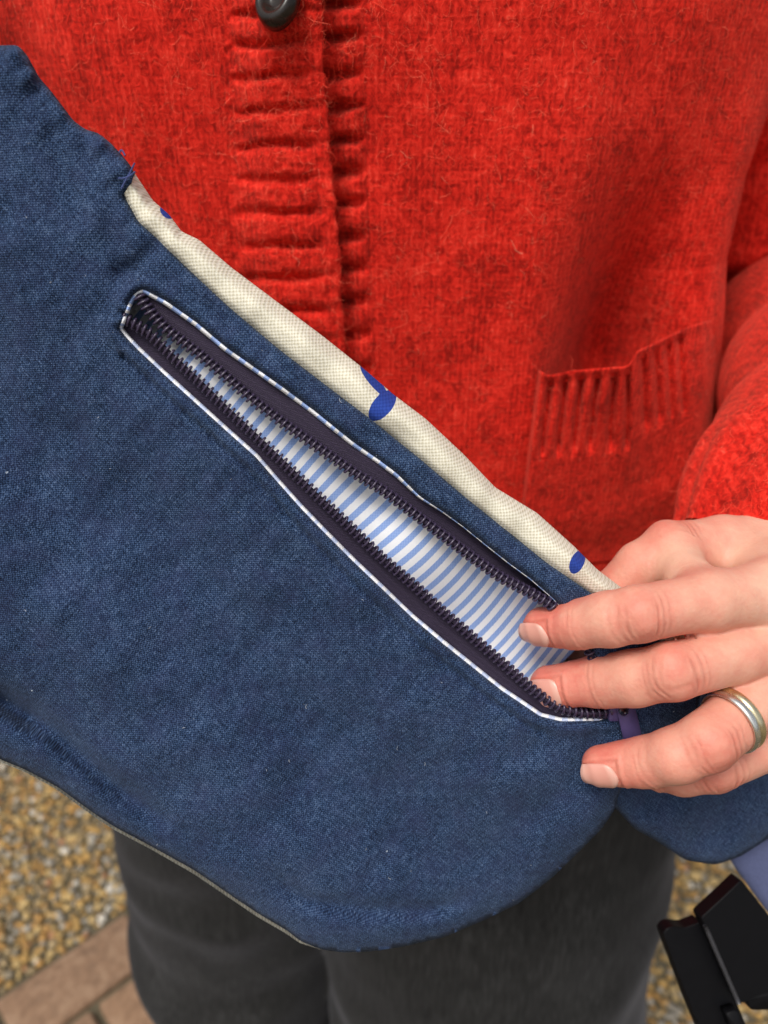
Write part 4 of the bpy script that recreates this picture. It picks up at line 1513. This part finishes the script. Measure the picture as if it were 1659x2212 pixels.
mesh('prong', V, F, MT['buckle'], buckle)
V, F = plate([(200, -34), (204, -6), (300, 4), (300, -36)], -0.0045, 0.0005)
mesh('prong', V, F, MT['buckle'], buckle)

# ------------------------------------------------------------------ the hand
def J(px, py, d, rpx):
    return p1(px, py, d), rpx * d / FPX


FING = dict(
    index=[J(1672, 1284, .229, 66), J(1530, 1300, .221, 62), J(1380, 1325, .2165, 60), J(1320, 1337, .2205, 57), J(1248, 1350, .2275, 53), J(1172, 1352, .2350, 41)],
    middle=[J(1730, 1378, .232, 66), J(1585, 1414, .224, 62), J(1452, 1450, .2185, 62), J(1375, 1464, .2250, 59), J(1296, 1472, .2330, 55), J(1190, 1482, .2415, 45)],
    ring=[J(1752, 1446, .236, 66), J(1638, 1508, .226, 61), J(1528, 1602, .2175, 63), J(1460, 1632, .2205, 58), J(1398, 1646, .2265, 54), J(1302, 1652, .2325, 43)],
    little=[J(1762, 1525, .243, 58), J(1650, 1610, .238, 52), J(1545, 1658, .2345, 51), J(1470, 1668, .2400, 47), J(1425, 1664, .2445, 42), J(1385, 1652, .2490, 36)],
    thumb=[J(1650, 1200, .270, 74), J(1560, 1185, .262, 66), J(1447, 1183, .2535, 58), J(1385, 1222, .2535, 52), J(1332, 1280, .2560, 51), J(1262, 1390, .2600, 40)])
WRIST = p1(1790, 1190, 0.283)
FARM = CUFF + np.array([0.07, 0.10, 0.02])


def sdf_finger(p, ch):
    f = None
    for (a, ra), (b, rb) in zip(ch[:-1], ch[1:]):
        q = cone(p, a, b, ra, rb)
        f = q if f is None else smin(f, q, 0.0016)
    return f


def sdf_hand(p):
    palm = None
    for nme in ('index', 'middle', 'ring', 'little'):
        a, ra = FING[nme][0]
        w = WRIST + (a - WRIST) * 0.12
        q = cone(p, w, a, 0.0155, ra * 1.12)
        palm = q if palm is None else smin(palm, q, 0.011)
    palm = smin(palm, cone(p, WRIST, FING['thumb'][0][0], 0.017, 0.013), 0.014)
    palm = smin(palm, cone(p, FING['thumb'][1][0], FING['index'][0][0] + (FING['thumb'][0][0] - FING['index'][0][0]) * 0.35, 0.0075, 0.009), 0.011)
    palm = smin(palm, cone(p, WRIST, FARM, 0.0245, 0.034), 0.015)
    ti, ii = FING['thumb'][2][0], FING['index'][1][0]
    palm = smin(palm, cone(p, ti + (ii - ti) * 0.25 + FW * 0.002, ii + FW * 0.004, 0.0068, 0.0078), 0.012)
    fs = None
    for nme in ('index', 'middle', 'ring', 'little'):
        q = sdf_finger(p, FING[nme])
        fs = q if fs is None else smin(fs, q, 0.0011)
    th = sdf_finger(p, FING['thumb'])
    h = smin(palm, fs, 0.0055)
    return smin(h, th, 0.0075)


allp = np.array([j[0] for c in FING.values() for j in c] + [WRIST, FARM])
Vh, Qh = polymesh(sdf_hand, allp.min(0) - 0.042, allp.max(0) + 0.042, 0.0011, 2)
Vh, Qh = subdivide(Vh, Qh)
Vh = Vh - sdf_hand(Vh)[:, None] * grad(sdf_hand, Vh, 0.0004)
Nh = grad(sdf_hand, Vh, 0.0006)
red = np.zeros(len(Vh)); crease = np.zeros(len(Vh)); disp = np.zeros(len(Vh))
TIPS = {}
NAIL = dict(index=(0.0044, 0.0048, 0.85), middle=(0.0058, 0.0050, 0.86), ring=(0.0052, 0.0048, 0.88), little=(0.006, 0.004, 0.9), thumb=(0.008, 0.006, 0.95))
tilt = dict(index=-0.34, middle=-0.12, ring=-0.34, little=-0.3, thumb=0.5)
best = np.full(len(Vh), 1.0)
for nme, ch in FING.items():
    pts = np.array([c[0] for c in ch]); rad = np.array([c[1] for c in ch])
    seg = np.linalg.norm(np.diff(pts, axis=0), axis=1); cum = np.concatenate([[0], np.cumsum(seg)])
    bd = np.full(len(Vh), 1.0); bs = np.zeros(len(Vh))
    for k in range(len(pts) - 1):
        ba = pts[k + 1] - pts[k]
        t = ((Vh - pts[k]) @ ba) / (ba @ ba)
        tc = np.clip(t, 0, 1.0 if k < len(pts) - 2 else 2.0)
        q = np.linalg.norm(Vh - pts[k] - tc[:, None] * ba, axis=1) - (rad[k] + (rad[k + 1] - rad[k]) * np.clip(tc, 0, 1))
        m = q < bd
        bd[m] = q[m]; bs[m] = cum[k] + tc[m] * seg[k]
    own = (bd < best + 1e-6)
    best = np.minimum(best, bd)
    near = own & (bd < 0.0016)
    dor = -FW + tilt[nme] * UP
    dor /= np.linalg.norm(dor)
    ax = pts[-1] - pts[-2]; ax /= np.linalg.norm(ax)
    dn = dor - (dor @ ax) * ax; dn /= np.linalg.norm(dn)
    TIPS[nme] = (pts[-1], ax, dn, rad[-1], rad[-2], np.linalg.norm(pts[-1] - pts[-2]))
    cosd = Nh @ dor
    mk = sstep(-0.05, 0.55, cosd) * near
    lat = np.cross(ax, dn)
    lc = (Vh - pts[2]) @ lat
    s_pip, s_dip = cum[2], cum[4]
    wob = 0.0011 * vnoise(np.stack([lc / 0.0045, bs / 0.006, 0 * bs], 1), hash(nme[0]) % 9 + 90 if False else ord(nme[0]))
    bow = 18.0 * lc ** 2
    x = bs - s_pip + wob
    for k, (o_m, dep, sg) in enumerate(((-.0060, .00018, .0005), (-.0041, .00032, .00055), (-.0021, .00040, .0006), (-.0003, .00030, .0005), (.0017, .00038, .0006), (.0038, .00028, .0005), (.0058, .00016, .0005))):
        bend = bow * (1 if o_m > -0.001 else -1) * (1 + 0.3 * k)
        ln = gauss(x - o_m + bend * 0.38, sg) * mk * sstep(0.95, 0.35, np.abs(lc) / 0.0085)
        br = 0.55 + 0.45 * vnoise(np.stack([lc / 0.003, bs * 0 + k * 7.3, bs * 0], 1), 33)
        disp -= dep * ln * br * 1.25
        crease = np.maximum(crease, ln * br * (dep / .0004))
    x2 = bs - s_dip + wob * 0.8
    for o_m, dep, sg in ((-.0022, .00014, .0004), (-.0004, .00022, .0005), (.0014, .00012, .0004)):
        ln = gauss(x2 - o_m, sg) * mk
        disp -= dep * ln
        crease = np.maximum(crease, ln * dep / .0005)
    disp += 0.00005 * gauss(x, 0.007) * mk
    rr = 0.33 * gauss(bs - s_pip, 0.0085) * sstep(-.2, .7, cosd) + 0.52 * sstep(s_dip - 0.014, s_dip + 0.010, bs) + 0.38 * sstep(0.004, 0.03, bs) + 0.22 * sstep(0.5, -0.4, cosd)
    red = np.maximum(red, rr * sstep(0.0065, 0.0, bd))
    # soft fold round the nail
    if nme in NAIL:
        bk, fw_, ws_ = NAIL[nme]
        rel = Vh - pts[-1]
        sA = rel @ ax
        ang = np.arctan2(rel @ np.cross(ax, dn), rel @ dn)
        ee = np.maximum((np.abs(ang) - 0.90 * ws_) * rad[-1], -bk - sA)
        mm_ = near * (sA < fw_) * (rel @ dn > 0) * (sA > -bk - 0.004)
        disp -= 0.00030 * gauss(ee - 0.0002, 0.00045) * mm_
        disp += 0.00028 * gauss(ee - 0.0013, 0.0007) * mm_
        crease = np.maximum(crease, 0.55 * gauss(ee - 0.0003, 0.0005) * mm_)
    # side bulges where the finger folds
    disp += 0.0007 * gauss(bs - s_dip + 0.008, 0.005) * near * 0.5
# tendons and veins on the back of the hand
for nme in ('index', 'middle', 'ring'):
    a = FING[nme][0][0]
    ba = WRIST - a
    t = np.clip(((Vh - a) @ ba) / (ba @ ba), 0, 1)
    q = Vh - a - t[:, None] * ba
    lat = np.cross(ba / np.linalg.norm(ba), -FW)
    lc = q @ lat
    disp += 0.0009 * gauss(lc, 0.0035) * sstep(0.1, 0.6, Nh @ -FW) * sstep(0.0, 0.2, t) * (1 - sstep(.7, 1, t))
disp += 0.00025 * vnoise(Vh / 0.006, 77)
red = np.clip(red + 0.10 * vnoise(Vh / 0.012, 78), 0, 1)
Vh = Vh + Nh * disp[:, None]

# the rest of the body, coarse, mostly under the clothes
HC = np.array([0.0, 0.47, 1.595])


def sdf_body(p):
    f = ell(p, np.array([0, .455, 1.15]), np.array([.135, .085, .30]))
    f = smin(f, ell(p, np.array([0, .46, .90]), np.array([.15, .085, .12])), .05)
    for pth in (uparm, u2):
        nP = len(pth) - 1
        for a, b in ((.97, .66), (.66, .33), (.33, .1)):
            f = smin(f, cone(p, pth[int(a * nP)], pth[int(b * nP)], .030, .028), .012)
    f = smin(f, cone(p, u2[6], WR2, .030, .022), .01)
    f = smin(f, cone(p, uparm[17], FARM, .030, .030), .01)
    for K_, A_k, x in ((KL, AL, -.085), (KR, AR, .085)):
        f = smin(f, cone(p, np.array([x, .46, .85]), K_, .078, .055), .04)
        f = smin(f, cone(p, K_, A_k, .055, .036), .03)
    f = smin(f, cone(p, np.array([0, .47, 1.40]), np.array([0, .465, 1.53]), .055, .050), .03)
    head = smin(ell(p, HC + (0, .012, .02), np.array([.074, .092, .095])), ell(p, HC + (0, -.03, -.045), np.array([.052, .058, .065])), .03)
    head = smin(head, cone(p, HC + (0, -.080, .018), HC + (0, -.100, -.018), .007, .012), .012)
    for s in (-1, 1):
        head = smin(head, ell(p, HC + (s * .076, .015, -.005), np.array([.008, .018, .030])), .008)
        head = np.maximum(head, -(ell(p, HC + (s * .031, -.098, .018), np.array([.018, .016, .010]))))
        head = smin(head, ell(p, HC + (s * .031, -.074, .016), np.array([.0125, .0125, .0125])), .004)
    head = smin(head, ell(p, HC + (0, -.083, -.052), np.array([.024, .012, .008])), .006)
    return smin(f, head, .02)


def sdf_hand2(p):
    # other hand: palm and five fingers closed on the bag edge, out of the picture
    A2 = WR2 + np.array([0.055, -0.030, -0.012])
    f = cone(p, WR2, A2, .022, .022)
    for k in range(4):
        a2 = A2 + np.array([.004, .004, .026 - .017 * k]); L1 = (.040, .044, .041, .032)[k]
        b2 = a2 + np.array([L1 * .75, -L1 * .65, 0]); c2 = b2 + np.array([.020, .006, -.002]); e2_ = c2 + np.array([.010, .016, -.002])
        g2 = smin(smin(cone(p, a2, b2, .0095, .0085), cone(p, b2, c2, .0085, .0078), .003), cone(p, c2, e2_, .0078, .0065), .003)
        f = smin(f, g2, .003)
    t1 = WR2 + np.array([.02, -.005, .022]); t2 = t1 + np.array([.036, .014, .020]); t3 = t2 + np.array([.028, .004, .002])
    return smin(f, smin(cone(p, t1, t2, .013, .010), cone(p, t2, t3, .010, .0075), .004), .008)


Vbd, Qbd = polymesh(sdf_body, (-.42, .22, .02), (.42, .62, 1.72), 0.009, 1)
Vb3, Qb3 = polymesh(sdf_hand2, WR2 + (-.04, -.12, -.07), WR2 + (.16, .05, .08), 0.0025, 1)
Vall, Fall = merge([(Vh, Qh), (Vbd, Qbd), (Vb3, Qb3)])
zz_ = np.full(len(Vbd) + len(Vb3), 0.25)
body = mesh('body', Vall, Fall, MT['skin'], person, attrs=dict(red=np.concatenate([red, zz_]), crease=np.concatenate([crease.clip(0, 1), zz_ * 0])))


def sdf_hair(p):
    f = ell(p, HC + (0, .022, .035), np.array([.086, .100, .100]))
    f = smin(f, ell(p, HC + (0, .075, -.06), np.array([.075, .040, .13])), .03)
    cut = ell(p, HC + (0, -.085, -.035), np.array([.062, .060, .100]))
    return np.maximum(f, -cut) + .003 * vnoise(p * [90, 90, 14], 5)


V, Q = polymesh(sdf_hair, HC - (.12, .12, .24), HC + (.12, .15, .16), .005, 0)
mesh('hair', V, Q, MT['hair'], person)

# nails
for nme, (tip, ax, dn, r1, r0, L) in TIPS.items():
    back, fwd, wsc = NAIL[nme]
    lat = np.cross(ax, dn)
    us = np.linspace(-1, 1, 13); vs = np.linspace(0, 1, 13)
    V = []; EG = []
    for v in vs:
        s = -back + (back + fwd) * v
        rr = r1 + (r0 - r1) * np.clip(-s / L, 0, 1)
        lift_ = 0.00018 * sstep(0.0, 0.2, v) - 0.0004 * (1 - sstep(0, .12, v))
        drop = 0.0013 * sstep(0.55, 1.0, v) ** 1.5
        for u in us:
            hw_ = (0.93 - 0.13 * (1 - v) ** 2) * wsc
            if v < 0.25: hw_ *= math.sqrt(max(0.0, 1 - ((0.25 - v) / 0.27) ** 2)) * 0.25 + 0.75
            ang = u * hw_
            sh = 0.0011 * (1 - u * u) * (v > 0.85) * (v - 0.85) / 0.15 + (-0.0016 * u * u + 0.0) * (1 - v) * -1
            EG.append(v - 0.03 * (1 - u * u))
            V.append(tip + ax * (s + sh) + (rr + lift_ - drop) * (dn * math.cos(ang) + lat * math.sin(ang)))
    nl = mesh('fingernail', np.array(V), grid_faces(13, 13), MT['nail'], body, attrs=dict(edge=np.array(EG)))
    so = nl.modifiers.new('thick', 'SOLIDIFY'); so.thickness = 0.0006; so.offset = 0

# rings on the ring finger
rA, rB = FING['ring'][0][0], FING['ring'][2][0]
rm = FING['ring'][1][0] * 0.52 + FING['ring'][2][0] * 0.48; rrm = FING['ring'][1][1]
axr = (FING['ring'][2][0] - FING['ring'][0][0]); axr /= np.linalg.norm(axr)
ringr = rrm + 0.0004
ringE = empty('ring', tuple(rm - UP * ringr))
tag(ringE, 'twin-band ring of pale gold and silver on the bent finger', 'ring')
u1 = np.cross(axr, UP); u1 /= np.linalg.norm(u1); u2_ = np.cross(axr, u1)
for nme, off, mat in (('gold_band', -0.0012, 'gold'), ('silver_band', 0.0010, 'silver')):
    a_ = np.linspace(0, 2 * math.pi, 72, endpoint=False); b_ = np.linspace(0, 2 * math.pi, 10, endpoint=False)
    c0 = rm + axr * (off + 0.001)
    V = []
    for x in a_:
        rd = u1 * math.cos(x) + u2_ * math.sin(x)
        V.append(c0 + rd * (ringr + 0.00035 + 0.00065 * np.cos(b_))[:, None] + axr * (0.00125 * np.sin(b_))[:, None])
    mesh(nme, np.array(V).reshape(-1, 3), grid_faces(72, 10, True, True), MT[mat], ringE)
print('tris', sum(len(o.data.loops) - 2 * len(o.data.polygons) for o in SC.objects if o.type == 'MESH'))
